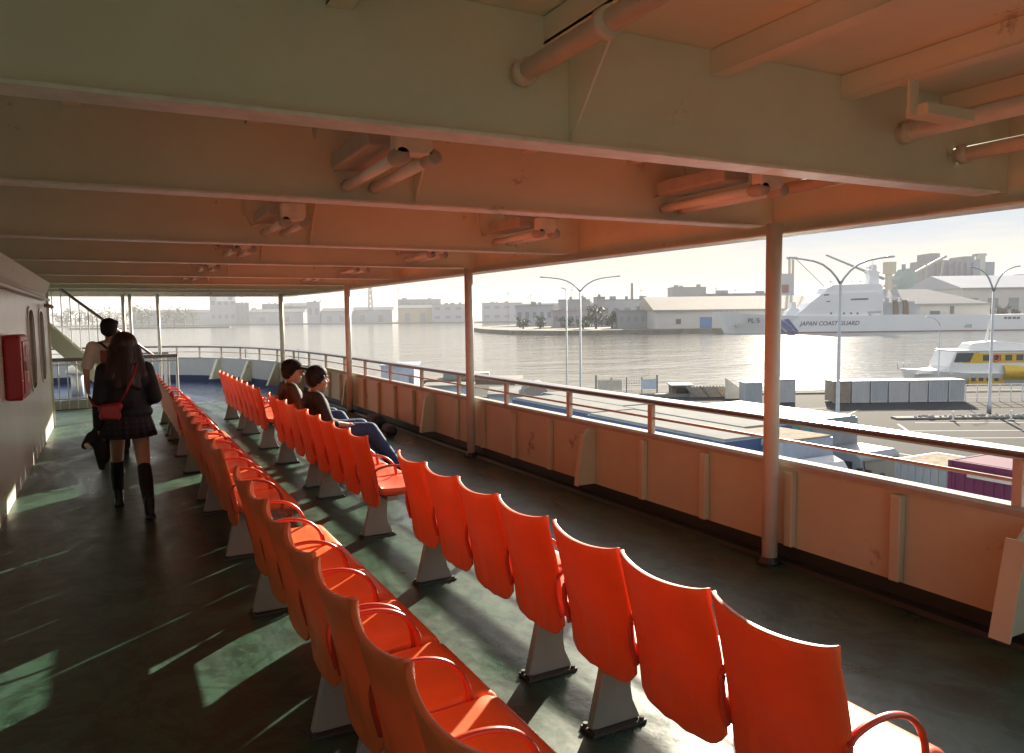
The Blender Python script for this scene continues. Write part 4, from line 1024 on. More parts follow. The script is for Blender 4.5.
# prefab cabins and barge further along the quay
def cabin(u0, u1, w, z1, label, m, wins=4, depth=5, roof='flat', rm='tarp'):
    t = hthing('quay_cabin', label, 'cabin', (u0 + u1) / 2, w + depth / 2, ZQ, 'prefab cabins on the quay'); W_ = u1 - u0; H = z1 - ZQ
    MB().box((0, 0, H / 2), (W_, depth, H)).build('wall', M[m], t)
    if roof == 'arch':
        mb = MB(); mb.prism([(-W_ / 2 - .15, -depth / 2 - .1, H)] + [(W_ * .53 * sin(a), -depth / 2 - .1, H + .9 * cos(a)) for a in [-pi / 2 + pi * k / 10 for k in range(1, 10)]] + [(W_ / 2 + .15, -depth / 2 - .1, H)], (0, depth + .2, 0)); mb.build('roof', M[rm], t)
    else: MB().box((0, 0, H + .08), (W_ + .25, depth + .25, .16)).build('roof', M[rm], t)
    for k in range(wins):
        x = -W_ / 2 + W_ * (k + .6) / (wins + 1)
        f = MB().box((x, -depth / 2 - .012, H * .62), (W_ / (wins + 2.5), .03, H * .22)).build('window', M['boxw'], t); MB().box((x, -depth / 2 - .03, H * .62), (W_ / (wins + 3.2), .02, H * .17)).build('pane', M['win'], f)
    MB().box((W_ * .40, -depth / 2 - .015, H * .36), (W_ * .12, .03, H * .70)).build('door', M['tgrey'], t)
    return t
w = 50; cabin(HP(489, 390, w)[0], HP(520, 390, w)[0], w, -3.55, 'pale blue cabin with a dark doorway just right of the second deck post', 'boxblue', 3)
w = 49; cabin(HP(523, 390, w)[0], HP(549, 390, w)[0], w, -3.6, 'white cabin with an arched roof right of the pale blue one', 'boxw', 0, 4, 'arch')
w = 64; cabin(HP(424, 380, w)[0], HP(472, 380, w)[0], w, -4.2, 'long pale blue cabin with small windows left of the second deck post', 'boxblue', 5, 3)
w = 78; cabin(HP(381, 372, w)[0], HP(414, 372, w)[0], w, -3.3, 'plain pale blue cabin farthest along the quay', 'panelbl', 0, 5, rm='panelbl')
w = 80
t = hthing('mooring_barge', 'long low grey green barge behind the cabins', 'barge', HP(452, 382, 101)[0], 101, ZW)
mb = MB(); mb.prism([(-9, -3, 1.4), (-7.5, -3, .0), (7.5, -3, 0), (9.5, -3, 1.4)], (0, 6, 0)); mb.build('hull', M['shed'], t)
MB().box((2, 0, 1.75), (6, 3.5, .7)).build('deck_house', M['fargreen'], t)
t = thing('yellow_forklift', 'small yellow forklift at the end of the blue edged trailers', 'forklift', UW(HP(559, 400, 47)[0], 47, ZQ), -YAW)
MB().box((0, 0, .75), (1.1, 1.6, .8)).build('body', M['yellow'], t, bevel=.08); mb = MB()
for sx in (-.5, .5):
    for sy in (-.6, .6): mb.box((sx, sy, 1.55), (.08, .08, .9))
mb.build('guard_frame', M['yellow'], t); MB().box((0, 0, 2.03), (1.15, 1.4, .08)).build('roof', M['yellow'], t); MB().box((0, -.95, 1.2), (.8, .10, 2.3)).build('mast', M['tgrey'], t)
for sy in (-.55, .55):
    for sx in (-.5, .5): wheel(t, sx, sy, .32, .22)

# tour boat ---------------------------------------------------------------
t = hthing('tour_boat', 'yellow and white tour boat moored behind the quay railing', 'boat', HP(905, 385, 96)[0], 96, ZW)
def zb(py): return HP(960, py, 96)[1] - ZW
def ub(px): return HP(px, 370, 96)[0] - HP(905, 370, 96)[0]
R = []
for x, hb_, zt in ((-.6, .05, 2.3), (1.0, 1.2, 2.2), (3.5, 2.2, 2.0), (7, 2.7, 1.8), (14, 2.8, 1.7), (24, 2.7, 1.7)):
    R.append([(x + (.9 if x < 1.5 else 0), -hb_ * .6, 0), (x, -hb_, zt), (x, hb_, zt), (x + (.9 if x < 1.5 else 0), hb_ * .6, 0)])
MB().rings(R).build('hull', M['white'], t)
z362, z350, z385 = zb(362), zb(351), zb(376)
mb = MB(); mb.prism([(ub(910), -1.7, 1.6), (ub(912), -1.7, zb(371)), (ub(940), -1.7, zb(367)), (ub(948), -1.7, 1.6)], (0, 3.4, 0)); mb.build('foredeck_house', M['white'], t, bevel=.12)
mb = MB(); mb.prism([(ub(940), -2.3, 1.6), (ub(938), -2.3, zb(365)), (ub(944), -2.3, z350), (ub(1075), -2.3, z350), (ub(1075), -2.3, 1.6)], (0, 4.6, 0)); mb.build('upper_cabin', M['white'], t, bevel=.06)
mb = MB(); mb.box((ub(1005), -2.315, (zb(362) + zb(352.5)) / 2), (ub(1072) - ub(966), .03, zb(352.5) - zb(362))); bd = mb.build('yellow_band', M['boaty'], t)
for k in range(9):
    MB().box((ub(974) + 1.38 * k, -2.34, (zb(361) + zb(353)) / 2), (.85, .02, .72)).build('pane', M['win'], bd)
mb = MB(); mb.prism([(ub(942.5), -2.32, zb(361)), (ub(945.5), -2.32, zb(352)), (ub(962), -2.32, zb(352)), (ub(958), -2.32, zb(361))], (0, -.02, 0)); mb.build('wheelhouse_window', M['win'], t)
mb = MB(); mb.prism([(ub(958.5), -2.32, zb(362)), (ub(963), -2.32, zb(351.6)), (ub(967), -2.32, zb(351.6)), (ub(967), -2.32, zb(362))], (0, -.02, 0)); mb.build('yellow_stripe', M['boaty'], t)
mb = MB(); mb.box((ub(1010), 0, z350 + .12), (ub(1075) - ub(945), 4.9, .22)); mb.build('roof', M['white'], t, bevel=.08)
mb = MB(); mb.prism([(ub(960), -1.2, z350 + .2), (ub(966), -1.2, zb(343)), (ub(990), -1.2, zb(341)), (ub(1030), -1.2, zb(345)), (ub(1030), -1.2, z350 + .2)], (0, 2.4, 0)); mb.build('roof_fairing', M['white'], t, bevel=.1)
MB().tube([(ub(983), 0, z350), (ub(988), 0, zb(318))], [.22, .07], 10).build('mast', M['white'], t)
lb_ = MB(); lb_.tube([(ub(983) + .42 * cos(2 * pi * k / 24), -2.42, zb(357) + .42 * sin(2 * pi * k / 24)) for k in range(25)], .10, 8, up=(0, 1, 0)); lb_.build('lifebuoy', M['lifebuoy'], t, smooth=True)
mb = MB(); mb.box((ub(975), -2.33, zb(380)), (ub(993) - ub(958), .04, zb(374) - zb(388))); lc = mb.build('lower_band', M['boaty'], t)
for k in range(4): MB().box((ub(962) + .95 * k, -2.36, zb(378)), (.55, .03, .45)).build('pane', M['win'], lc)
R = []
for k in range(9):
    a = pi * k / 8; R.append([(ub(990), -2.5 - .5 * sin(a), zb(378) + (zb(364) - zb(378)) * k / 8), (ub(1012), -2.6 - .6 * sin(a), zb(378) + (zb(366 - 3 * sin(a)) - zb(378)) * k / 8), (ub(1060), -2.6 - .6 * sin(a), zb(380) + (zb(364) - zb(380)) * k / 8)])
mb = MB()
vs = [[mb.bm.verts.new(p) for p in r] for r in R]; vs2 = [[mb.bm.verts.new(Vector(p) + V(0, .08, 0)) for p in r] for r in R]
for g in (vs, vs2):
    for i in range(8):
        for j in range(2): mb.bm.faces.new((g[i][j], g[i][j + 1], g[i + 1][j + 1], g[i + 1][j]))
mb.build('yellow_awning', M['boaty'], t, smooth=True)
mb = MB()
for px in (912, 918, 924): mb.tube([(ub(px) - 1.6, .4, 2.0), (ub(px) - 1.75, .4, 3.0)], .05, 6)
mb.tube([(ub(906) - 1.2, .4, 2.9), (ub(926) - 1.6, .4, 2.9)], .04, 6)
mb.build('bow_rail', M['steelg'], t)
text_mesh('lettering', 'Marine', .42, M['ink'], t, (ub(947), -2.36, zb(366.5)), (pi / 2, 0, 0), .005, .2) if False else None

# coast guard ship ----------------------------------------------------------
WS = 359.0
t = hthing('patrol_ship', 'long white coast guard patrol ship with blue bow stripes across the harbour', 'ship', 0, WS, ZW)
def su(px): return HP(px, 320, WS)[0]
def sz(px, py): return HP(px, py, WS)[1] - ZW
D = 7.0
def hb_at(x):
    f = max(0, min(1, (x - su(716)) / (su(778) - su(716)))); return .15 + (D - .15) * math.sin(f * pi / 2) ** .9
R = []; xs_ = [su(716), su(722), su(730), su(740), su(752), su(765), su(778), su(800), su(850), su(900), su(1000), su(1080), su(1130)]
for x in xs_:
    hb_ = hb_at(x); px = 512 + x / WS * FPX
    zt = sz(px, 311.5 + 4.5 * min(1, max(0, (px - 716) / 70))) if px < 884 else sz(px, 316) if px < 885 else sz(px, 314.5 if px < 1000 else 313)
    f = max(0, min(1, (x - su(716)) / (su(800) - su(716)))); wl_ = x + (su(729) - su(716)) * (1 - f); hw_ = hb_ * (.15 + .85 * f)
    R.append([(wl_, D - hw_, -.4), (wl_ - (wl_ - x) * .12, D - hw_ - (hb_ - hw_) * .1, .9), (x, D - hb_, zt), (x, D + hb_, zt), (wl_ - (wl_ - x) * .12, D + hw_ + (hb_ - hw_) * .1, .9), (wl_, D + hw_, -.4)])
MB().rings(R).build('hull', M['shipw'], t)
R2 = [[(r[0][0] - .05, r[0][1] - .06, -.4), (r[0][0] - .05, r[0][1] - .06, .42), (r[0][0] - .05, r[5][1] + .06, .42), (r[0][0] - .05, r[5][1] + .06, -.4)] for r in R]
MB().rings(R2).build('boot_topping', M['shipred'], t)
def sprism(name, pts, m, w0, w1, par=None, bev=0):
    mb = MB(); mb.prism([(su(px), w0, sz(px, py)) for px, py in pts], (0, w1 - w0, 0)); return mb.build(name, M[m], par or t, bevel=bev)
sup = sprism('superstructure', [(795, 317), (806, 308), (811, 303), (823, 293.5), (884, 291.5), (884, 317)], 'shipw', 1.2, 12.8)
sprism('gun_house', [(789, 317), (791, 311), (795, 308), (795.5, 302), (799.5, 302), (800, 308), (803, 309), (803, 317)], 'shipw', 5, 9)
br = sprism('bridge', [(825, 294), (829, 287.5), (834, 285), (881, 283.5), (884, 286), (884, 292.5)], 'shipw', 2, 12)
sprism('bridge_window', [(851, 300.2), (852, 298.6), (869, 297.9), (869, 299.8)], 'win', 1.12, 1.2, sup)
sprism('bridge_window', [(824, 295.6), (825, 294.2), (830, 294.0), (829, 295.4)], 'win', 1.12, 1.2, sup); sprism('bridge_window', [(827, 302), (827, 301), (831, 300.8), (831, 301.8)], 'win', 1.12, 1.2, sup)
for px in (832, 845, 852, 858.5): sprism('porthole', [(px - .9, 314.3), (px - .9, 312.4), (px + .9, 312.4), (px + .9, 314.3)], 'win', 1.12, 1.2, sup)
sprism('boat_bay', [(868, 311.5), (882.5, 310.8), (882.5, 317), (872, 317.2)], 'shipd', 1.1, 1.2, sup)
sprism('rescue_craft', [(870, 313.8), (881.5, 313), (881, 315.5), (874, 316)], 'shipw', .6, 1.1, sup)
sprism('mast_tower', [(872, 285), (874, 277), (872, 270), (876, 270), (877, 264), (880, 264), (880.5, 270), (883, 272), (883, 285)], 'shipw', 5, 9)
for (a, b) in (((870, 272), (886, 271.5)), ((872, 267), (883, 266.5))):
    mb = MB(); mb.tube([(su(a[0]), 7, sz(*a)), (su(b[0]), 7, sz(*b))], .25, 8); mb.build('radar_bar', M['shipd'], t)
mb = MB(); mb.tube([(su(878.5), 7, sz(878, 264)), (su(878.5), 7, sz(878, 258))], .15, 6); mb.build('aerial', M['shipd'], t)
for px in (836, 846, 858, 866):
    mb = MB(); mb.tube([(su(px), 7, sz(px, 286)), (su(px), 7, sz(px, 281))], .12, 6); mb.ell((su(px), 7, sz(px, 281)), (.6, .6, .6), seg=10, rin=8); mb.build('dome_aerial', M['shipw'], t, smooth=True)
aft = sprism('aft_house', [(884, 317), (884, 302), (888, 302), (888, 298), (892, 298), (892, 302), (918, 301), (918, 304), (924, 304.5), (924, 316)], 'shipd', 3.5, 10.5)
for px in (899, 909): sprism('funnel', [(px - 2.5, 316), (px - 2.5, 304), (px - 4.5, 300), (px + .5, 300), (px + 2, 304), (px + 2.5, 316)], 'shed', 2.6, 3.5, aft)
for px in (894, 903, 912, 921):
    mb = MB(); mb.tube([(su(px), 5, sz(px, 303)), (su(px) + .5, 5, sz(px, 297 - px % 3))], .2, 6); mb.build('davit', M['shipw'], t)
mb = MB(); mb.tube([(su(884), 4, sz(884, 299)), (su(926), 4, sz(926, 302))], .16, 6); mb.tube([(su(884), 4, sz(884, 296)), (su(926), 4, sz(926, 300))], .10, 6); mb.build('boat_crane', M['shipw'], t)
for px in (1004, 1012.5):
    for k in (0, 1): sprism('hull_opening', [(px + k * 4, 319), (px + k * 4, 316.7), (px + k * 4 + 3.2, 316.6), (px + k * 4 + 3.2, 318.9)], 'win', -.10, 0)
sprism('fender_hatch', [(964, 327.5), (966, 324.5), (972, 324), (972, 327.5)], 'shipd', -.10, 0)
for pts in ([(773, 318.6), (780, 318.4), (796, 332.2), (789.5, 332.4)], [(783.5, 319.4), (788.5, 318.8), (798.5, 331.0), (797.2, 332.2)], [(774, 324.5), (777, 325), (785.6, 332.4), (780.0, 332.5)]):
    x0 = 7 - hb_at(su(778)); sprism('bow_stripe', pts, 'shipblue', -.22, -.04)
sprism('anchor', [(737, 325.5), (740, 323.2), (743, 325), (741, 327.2), (738.5, 327)], 'shipd', 7 - hb_at(su(740)) - 1.0, 7 - hb_at(su(740)) + 1.2)
text_mesh('lettering', 'JAPAN COAST GUARD', 2.75, M['ink'], t, (su(800), -.06, sz(800, 325.6)), (pi / 2, 0, 0), .04, .25, .03)
xa = su(748.5); ang = math.atan2(hb_at(xa) - hb_at(xa + 8), 8)
text_mesh('lettering', 'PL 5', 3.1, M['ink'], t, (xa, 7 - hb_at(xa) - .35, sz(748, 322.8)), (pi / 2, 0, ang), .3, .05, .02)
mb = MB()
for px in range(722, 790, 5): mb.tube([(su(px), 7 - hb_at(su(px)) + .3, sz(px, 316)), (su(px), 7 - hb_at(su(px)) + .3, sz(px, 310))], .07, 5)
mb.build('deck_rail', M['shipw'], t)

# opposite quay -------------------------------------------------------------
oq = [(-27, 520), (-18, 455), (0, 400), (24, 376), (60, 376), (110, 378), (420, 384), (420, 900), (60, 900), (-10, 620)]
mb = MB(); mb.prism([tuple(UW(u, w, ZW - 1)) for u, w in oq], (0, 0, 1 + 2.1))
props(mb.build('opposite_quay', M['stone']), 'dark stone faced quay across the water', 'quay', kind='structure')
ZO = ZW + 2.1
def block(name, label, cat, px0, px1, pyt, w, m, depth=20, roof=None, rm='whroofd', pyr=None, door=None, wins=None, base=ZO, group=None, hip=0, rows=1):
    u0, u1 = HP(px0, 310, w)[0], HP(px1, 310, w)[0]; zt = HP((px0 + px1) / 2, pyt, w)[1]; H = zt - base; W_ = u1 - u0
    t = hthing(name, label, cat, (u0 + u1) / 2, w + depth / 2, base, group)
    wall = MB().box((0, 0, H / 2), (W_, depth, H)).build('wall', M[m], t)
    if roof == 'gable':                  # ridge along u
        hr = HP((px0 + px1) / 2, pyr, w + depth / 2)[1] - base
        mb = MB(); e = .8
        R = [[(-W_ / 2 - e, -depth / 2 - e, H - .3), (-W_ / 2 - e + hip, 0, hr), (-W_ / 2 - e, depth / 2 + e, H - .3)], [(W_ / 2 + e, -depth / 2 - e, H - .3), (W_ / 2 + e - hip, 0, hr), (W_ / 2 + e, depth / 2 + e, H - .3)]]
        mb.rings(R); mb.build('roof', M[rm], t)
        MB().box((0, -depth / 2 - e - .05, H - .5), (W_ + 2 * e, .2, .9)).build('eave', M['whroofd'], t)
    elif roof == 'flat':
        MB().box((0, 0, H + .3), (W_ + .8, depth + .8, .6)).build('roof', M[rm], t)
        for k in range(3):
            h_ = random.uniform(.10, .22) * min(H, 14); MB().box((random.uniform(-.4, .4) * W_, random.uniform(-.3, .3) * depth, H + .6 + h_ / 2), (W_ * random.uniform(.04, .12), depth * .2, h_)).build('roof_unit', M['fargrey'], t)
    for d in (door or []):
        x = HP(d[0], 310, w)[0] - (u0 + u1) / 2; x1 = HP(d[1], 310, w)[0] - (u0 + u1) / 2; zt_ = HP(d[0], d[2], w)[1] - base; zb_ = max(.05, HP(d[0], d[3], w)[1] - base)
        MB().box(((x + x1) / 2, -depth / 2 - .1, (zt_ + zb_) / 2), (x1 - x, .2, zt_ - zb_)).build('door', M[d[4]], t)
    if wins:
        for r in range(rows):
            for k in range(wins):
                MB().box((-W_ / 2 + W_ * (k + .5) / wins, -depth / 2 - .08, H * (r + .55) / rows), (W_ / wins * .5, .16, H / rows * .3)).build('window', M['farwin'], t)
    return t
# bright warehouse behind the bow
block('warehouse', 'long pale warehouse with a blue door behind the ship\'s bow', 'warehouse', 655, 822, 309, 392, 'whwall', 60, 'gable', 'whroof', 296, [(700, 712, 317, 331, 'whblue'), (676, 681, 319, 324, 'win'), (730, 738, 319, 331, 'whroofd')])
block('warehouse', 'grey hip roofed warehouse behind the ship\'s stern', 'warehouse', 878, 990, 303.5, 396, 'whwall', 60, 'gable', 'whroofd', 289, [(930, 940, 311, 317, 'win'), (950, 954, 306, 314, 'win')], hip=18)
block('warehouse', 'large pale grey warehouse with a blue roof strip at the far right', 'warehouse', 962, 1085, 287, 470, 'whwall', 70, 'gable', 'farpale', 275, wins=6)
block('roof_house', 'blue roofed plant house above the far right warehouse', 'building', 1004, 1090, 278, 560, 'farblue', 30, 'flat', 'farblue')
# silo works
t = hthing('silo_block', 'tall grey silo building with stepped roof towers', 'silo', HP(967, 280, 620)[0], 640, ZO)
def sil(name, px0, px1, py, m, dw=0, d=30, pyb=None, px_ref=967, w=620):
    u0, u1 = HP(px0, 280, w)[0], HP(px1, 280, w)[0]; z1 = HP((px0 + px1) / 2, py, w)[1] - ZO; z0 = 0 if pyb is None else HP((px0 + px1) / 2, pyb, w)[1] - ZO; uc = HP(px_ref, 280, w)[0]
    return MB().box(((u0 + u1) / 2 - uc, dw, (z0 + z1) / 2), (u1 - u0, d, z1 - z0)).build(name, M[m], t)
sil('main_block', 932, 982.5, 259.5, 'fargrey'); sil('lift_tower', 934, 944, 252.5, 'fargrey', -3, 20); sil('head_house', 969, 979, 255.5, 'fargrey', -2, 22); sil('right_block', 988, 1002, 261, 'fargrey', 2, 24)
sil('cream_tower', 983, 988.5, 253.5, 'crane', -12, 6); sil('low_wing', 948, 984, 283, 'whwall', -22, 14); sil('roof_gallery', 983, 992, 252.6, 'fargrey', -8, 8, 255)
for k in range(7): sil('silo_rib', 939 + 6 * k, 939.7 + 6 * k, 262, 'farpurple', -16, 2.5)
t2 = hthing('conveyor', 'long sloping cream conveyor rising to the silo roof', 'conveyor', HP(920, 285, 600)[0], 600, ZO)
uc = HP(920, 285, 600)[0]
def cp(px, py, w=600): a, b = HP(px, py, w); return (a - uc, 0, b - ZO)
MB().tube([cp(884, 290), cp(946, 256)], 1.3, 6).build('belt_gallery', M['crane'], t2)
for px, py in ((900, 282), (924, 268)): MB().tube([cp(px, py), (cp(px, 300)[0], 0, 0)], .7, 6).build('trestle', M['fargrey'], t2)
MB().tube([cp(943, 262), cp(941, 275), cp(935, 286)], .8, 6).build('chute', M['crane'], t2)
def chimney(px0, px1, py, w, m, label):
    u0, u1 = HP(px0, 290, w)[0], HP(px1, 290, w)[0]; z = HP(px0, py, w)[1] - ZO; t = hthing('chimney', label, 'chimney', (u0 + u1) / 2, w, ZO)
    MB().tube([(0, 0, 0), (0, 0, z)], [(u1 - u0) / 2, (u1 - u0) / 2 * .8], 12).build('stack', M[m], t, smooth=True); MB().tube([(0, 0, z - 1.2), (0, 0, z + .3)], (u1 - u0) / 2, 12).build('crown_ring', M['fargrey'], t)
chimney(923, 926, 262, 610, 'fargrey', 'slim grey chimney just left of the tall silo building')
t = hthing('green_plant', 'green cladded plant building with a pointed roof left of the silo', 'building', HP(903, 290, 560)[0], 560, ZO)
mb = MB(); uc = HP(903, 290, 560)[0]
mb.prism([(HP(px, 290, 560)[0] - uc, -8, (HP(px, py, 560)[1] - ZO)) for px, py in ((892, 289), (893.5, 280), (899, 275), (903, 269), (909, 272), (912, 281), (913, 289))] + [(HP(913, 290, 560)[0] - uc, -8, 0), (HP(892, 290, 560)[0] - uc, -8, 0)], (0, 16, 0)); mb.build('cladding', M['fargreen'], t)
MB().box((0, 0, HP(903, 267, 560)[1] - ZO), (2, 2, 4)).build('vent', M['fargrey'], t)
t = hthing('dock_crane', 'cream dock crane tower with a long jib above the patrol ship', 'crane', HP(889, 285, 450)[0], 450, ZO); uc = HP(889, 285, 450)[0]
def dp(px, py): a, b = HP(px, py, 450); return (a - uc, 0, b - ZO)
mb = MB(); mb.tube([(0, 0, 0), dp(889, 263)], [2.4, 2.0], 8); mb.build('tower', M['crane'], t); mb = MB(); mb.box(dp(889.5, 268), (5.5, 5, 7)); mb.build('cab', M['crane'], t)
MB().tube([dp(884, 279), dp(826, 255)], [.9, .5], 6).build('jib', M['fargrey'], t); MB().tube([dp(884, 286), dp(896, 286)], .8, 6).build('walkway', M['crane'], t)
t = hthing('cargo_ship', 'white bridge and masts of a cargo ship behind the pale warehouse', 'ship', HP(786, 290, 480)[0], 480, ZO); uc = HP(786, 290, 480)[0]
def kp(px, py): a, b = HP(px, py, 480); return (a - uc, 0, b - ZO)
a0, a1 = kp(777, 300), kp(790.5, 274)
MB().box(((a0[0] + a1[0]) / 2, 0, a1[2] / 2), (a1[0] - a0[0], 12, a1[2])).build('bridge_house', M['farpale'], t); MB().box((kp(781, 290)[0], -6.2, kp(781, 289)[2]), (5, .4, 5)).build('red_funnel', M['shipred'], t)
for px in (789.5, 793): MB().tube([(kp(px, 300)[0], 0, 0), kp(px, 257)], .8, 8).build('mast', M['crane'], t)
MB().tube([kp(787, 258), kp(797, 258)], .9, 6).build('crosstree', M['crane'], t); MB().tube([kp(796, 259), kp(828, 290)], .25, 5).build('stay', M['fargrey'], t)
for (px0, px1, pyt, w, m, lb, rr) in [(618, 654, 311, 415, 'fargrey', 'dark grey flat shed left of the pale warehouse', 'flat'), (553, 588, 311, 470, 'farpurple', 'mauve flat roofed factory behind the twin arm lamp', 'flat'), (600, 655, 300, 520, 'farpale', 'pale factory block behind the dark grey shed', 'flat'), (597, 605, 297.5, 505, 'fargrey', 'small dark tower block among the trees', 'flat'), (516, 553, 306, 560, 'farpale', 'pale low works left of the mauve factory', 'flat'), (706, 775, 294, 640, 'fargrey', 'low grey roofline behind the pale warehouse', 'flat'), (672, 706, 287.5, 760, 'fargrey', 'broad grey block on the skyline above the pale warehouse', 'flat'), (560, 590, 300, 600, 'fargrey', 'grey plant block rising behind the mauve factory', 'flat')]:
    block('factory', lb, 'building', px0, px1, pyt, w, m, 22, rr, wins=5)
def mast(px, pyt, w, label, base=ZO, r=.5, lattice=False, pxw=2.0):
    t = hthing('mast', label, 'mast', HP(px, 300, w)[0], w, base); z = HP(px, pyt, w)[1] - base; b = pxw / FPX * w
    if lattice:
        for sx in (-1, 1):
            for sy in (-1, 1): MB().tube([(sx * b, sy * b, 0), (sx * b * .35, sy * b * .35, z)], r, 5).build('tower_leg', M['fargrey'], t)
        mb = MB()
        for k in range(7):
            f = 1 - .65 * k / 7; g = 1 - .65 * (k + 1) / 7; mb.tube([(-b * f, -b * f, z * k / 7), (b * g, -b * g, z * (k + 1) / 7)], r * .7, 4); mb.tube([(b * f, -b * f, z * k / 7), (-b * g, -b * g, z * (k + 1) / 7)], r * .7, 4)
        mb.build('bracing', M['fargrey'], t)
    else: MB().tube([(0, 0, 0), (0, 0, z)], [r, r * .5], 6).build('pole', M['fargrey'], t); MB().tube([(-1, 0, z * .93), (1, 0, z * .93)], r * .5, 5).build('crossarm', M['fargrey'], t)
mast(632, 283, 540, 'tall dark mast left of the pale warehouse roof', r=.5, lattice=True, pxw=1.2)
for px, pyt, lb in ((572, 287, 'thin aerial mast behind the twin arm lamp'), (508, 291, 'thin aerial mast behind the quay trees'), (531, 293, 'short aerial mast right of another'), (641, 288, 'thin pole beside the dark lattice mast'), (716, 286, 'thin pole on the warehouse skyline'), (735, 288, 'short pole on the skyline by the deck post')): mast(px, pyt, 600, lb, r=.35)

def tree(px, py0, py1, w, pxw, label, base=ZO, m='leaf', n=900):
    u = HP(px, 310, w)[0]; zt = HP(px, py0, w)[1] - base; hw_ = pxw / FPX * w / 2
    pxw *= .85; hw_ *= .85; t = hthing('tree', label, 'tree', u, w, base, 'trees across the water')
    MB().tube([(0, 0, 0), (.1, 0, zt * .35), (.0, .1, zt * .7)], [hw_ * .10 + .15, hw_ * .07 + .1, .08], 7).build('trunk', M['bark'], t)
    mb = MB(); cl = [(random.uniform(-.7, .7) * hw_, random.uniform(-.6, .6) * hw_, zt * random.uniform(.2, .82), random.uniform(.3, .52)) for _ in range(16)]
    for _ in range(n):
        c = random.choice(cl); d = Vector((random.gauss(0, 1), random.gauss(0, 1), random.gauss(0, 1))).normalized() * (random.random() ** .4)
        p = Vector((c[0] + d.x * hw_ * c[3], c[1] + d.y * hw_ * c[3], min(zt, max(zt * .12, c[2] + d.z * zt * .30 * c[3] * 1.6))))
        s = random.uniform(.5, 1.1) * max(.5, hw_ * .13); a = Vector((random.gauss(0, 1), random.gauss(0, 1), random.gauss(0, .6))).normalized(); b_ = a.cross(Vector((random.gauss(0, 1), random.gauss(0, 1), 1))).normalized()
        mb.poly([p - a * s, p + b_ * s * .6, p + a * s, p - b_ * s * .6])
    mb.build('crown', M[m], t)
for a in [(596, 304, 325, 420, 24, 'largest green tree on the opposite quay behind the twin lamp'), (612, 307, 325, 424, 22, 'green tree touching the largest one on the opposite quay'), (566, 316, 325, 418, 18, 'low bushy tree left of the twin arm lamp'), (583, 315, 325, 415, 16, 'low bushy tree right behind the twin arm lamp'), (523, 317, 323, 445, 16, 'low dark tree near the tip of the opposite quay'), (540, 315, 323, 436, 16, 'dark bushy tree second from the quay tip'), (1003, 304, 314, 440, 16, 'conical dark tree behind the stern of the patrol ship'), (1016, 307, 314, 438, 14, 'low green tree right of the conical one'), (990, 308, 314, 438, 12, 'small green tree left of the conical one')]:
    tree(*a, m=random.choice(('leaf', 'leafd')))

# far shore -------------------------------------------------------------------
ZF = ZW + 1.6
fs = [(-1500, 1420), (-1150, 1400), (-700, 1330), (-300, 1240), (-60, 1180), (40, 1160), (420, 1150), (900, 1250), (1500, 1400), (1500, 2600), (-1500, 2600)]
mb = MB(); mb.prism([tuple(UW(u, w, ZW - 1)) for u, w in fs], (0, 0, 2.6))
props(mb.build('far_shore', M['land']), 'low hazy industrial shore across the harbour', 'shore', kind='structure')
F = lambda px: 1185 + max(0, (480 - px)) * .62
far = [(130, 210, 313, 'farpale', 'low pale terminal on the far shore behind the bow poles', 0), (210, 236, 296.5, 'farpale', 'tall pale building block with a sign left of the far sheds', 4), (236, 249, 303, 'fargrey', 'narrow grey block right of the tall pale building', 3), (249, 303, 312, 'farpale', 'long low shed with two doors right of the narrow grey block', 0), (262, 283, 304, 'fargrey', 'stepped grey block rising behind the long low shed', 3), (283, 308, 306, 'fargreen', 'greenish hall roof left of the square tower', 0), (307, 320, 302, 'farpale', 'square pale tower between two low sheds', 2), (321, 349, 311, 'farpale', 'low white shed right of the square tower', 0), (352, 392, 310, 'farpale', 'long white shed behind the third deck post', 0), (398, 432, 308, 'farbeige', 'beige roofed shed on the far shore', 0), (398, 441, 299.5, 'fargrey', 'broad flat grey building on the far skyline', 6), (432, 474, 304.5, 'farpale', 'pale two storey works left of the second deck post', 4), (482, 522, 303, 'farpale', 'pale two storey works right of the second deck post', 4), (522, 600, 303.5, 'farpurple', 'long mauve far warehouse behind the quay tip', 6), (600, 680, 302, 'fargrey', 'long grey far warehouse behind the quay trees', 6)]
for px0, px1, pyt, m, lb, wn in far:
    w = F((px0 + px1) / 2) + (60 if 'behind' in lb or 'broad' in lb or 'hall' in lb else 0)
    dr = [(px0 + (px1 - px0) * f, px0 + (px1 - px0) * f + 5, pyt + 5, 322, 'fargrey') for f in (.2, .65)] if wn == 0 else None
    block('far_building', lb, 'building', px0, px1, pyt, w, m, 40, 'flat' if wn else 'gable', 'farpale' if m == 'fargrey' else 'whroofd', pyt - 3, dr, wn or None, ZF, rows=2 if wn > 2 else 1)
t = [o for o in COL.objects if o.get('label', '').startswith('tall pale building block')][0]
MB().box((6, -20.3, 46), (34, .4, 12)).build('sign_board', M['white'], t); MB().tube([(14, -20.6, 46), (14, -20.9, 46)], 4.0, 20).build('round_logo', M['farblue'], t)
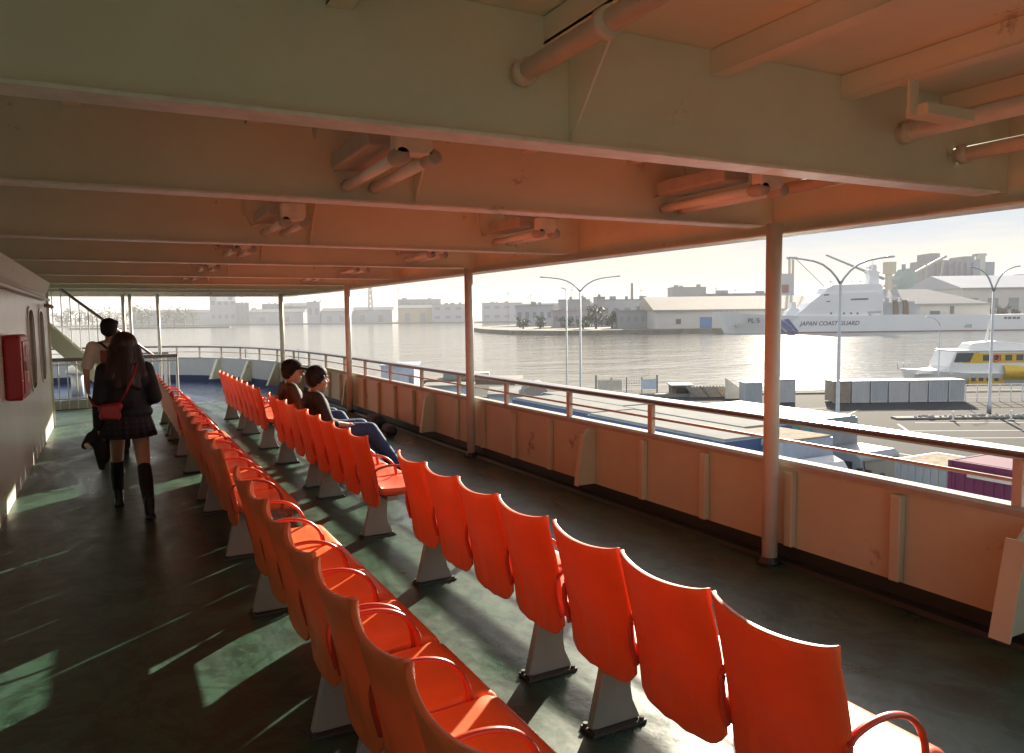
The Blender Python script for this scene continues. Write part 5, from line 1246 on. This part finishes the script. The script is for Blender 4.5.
mast(370.5, 285, 1320, 'lattice tower on the far shore between two deck posts', ZF, .9, True, 2.6)
mast(399, 287, 1300, 'thin pole on the far skyline left of the broad grey building', ZF, .7)
for k in range(17):
    px = 60 + k * 8.2 + random.uniform(-2, 2); 
    tree(px, 309 - 5 * abs(sin(k * 1.3)) + (2 if px < 120 else 0), 320, F(px) - 6, random.uniform(14, 22), ['distant hazy tree far left of the bow poles', 'distant hazy tree seen between the bow poles', 'distant hazy tree left of the tall pale building'][0 if px < 120 else 1 if px < 160 else 2], ZF, random.choice(('leaf', 'leafd')), 300)
for px, py in ((288, 303), (300, 303.5), (330, 306.5), (341, 306)):
    tree(px, py, 320, F(px) + 55, 15, 'distant tree behind the low sheds beside the square tower', ZF, 'leafd', 160)
t = hthing('breakwater', 'thin low breakwater on the water at the far left', 'breakwater', HP(150, 322, 900)[0], 900, ZW)
MB().box((0, 0, .7), (190, 6, 1.8)).build('rubble_bank', M['stone'], t)
for k, (px, lb) in enumerate(((140, 'thin marker pole standing in the water left of the bow rail'), (199, 'thin marker pole in the water above the bow rail'), (245, 'marker pole in the water left of the fourth deck post'), (298, 'marker pole in the water just right of the fourth deck post'))):
    t = hthing('marker_pole', lb, 'pole', HP(px, 340, 130)[0], 130, ZW); MB().tube([(0, 0, -.5), (0, 0, 4.3)], .09, 8).build('shaft', M['tgrey'], t); MB().tube([(0, 0, 4.1), (0, 0, 4.4)], .14, 8).build('top_mark', M['lifebuoy'], t)

# haze ----------------------------------------------------------------------------
hm = bpy.data.materials.new('harbour_haze'); hm.use_nodes = True; n = hm.node_tree.nodes
for q_ in list(n): n.remove(q_)
o_ = n.new('ShaderNodeOutputMaterial'); v_ = n.new('ShaderNodeVolumePrincipled'); v_.inputs['Color'].default_value = (.95, .95, .96, 1); v_.inputs['Density'].default_value = .00023; v_.inputs['Anisotropy'].default_value = .0
hm.node_tree.links.new(v_.outputs[0], o_.inputs['Volume'])
mb = MB(); mb.box((0, 0, 60), (14400, 14400, 140))
props(mb.build('haze', hm), 'pale haze over the harbour', 'haze', kind='stuff')
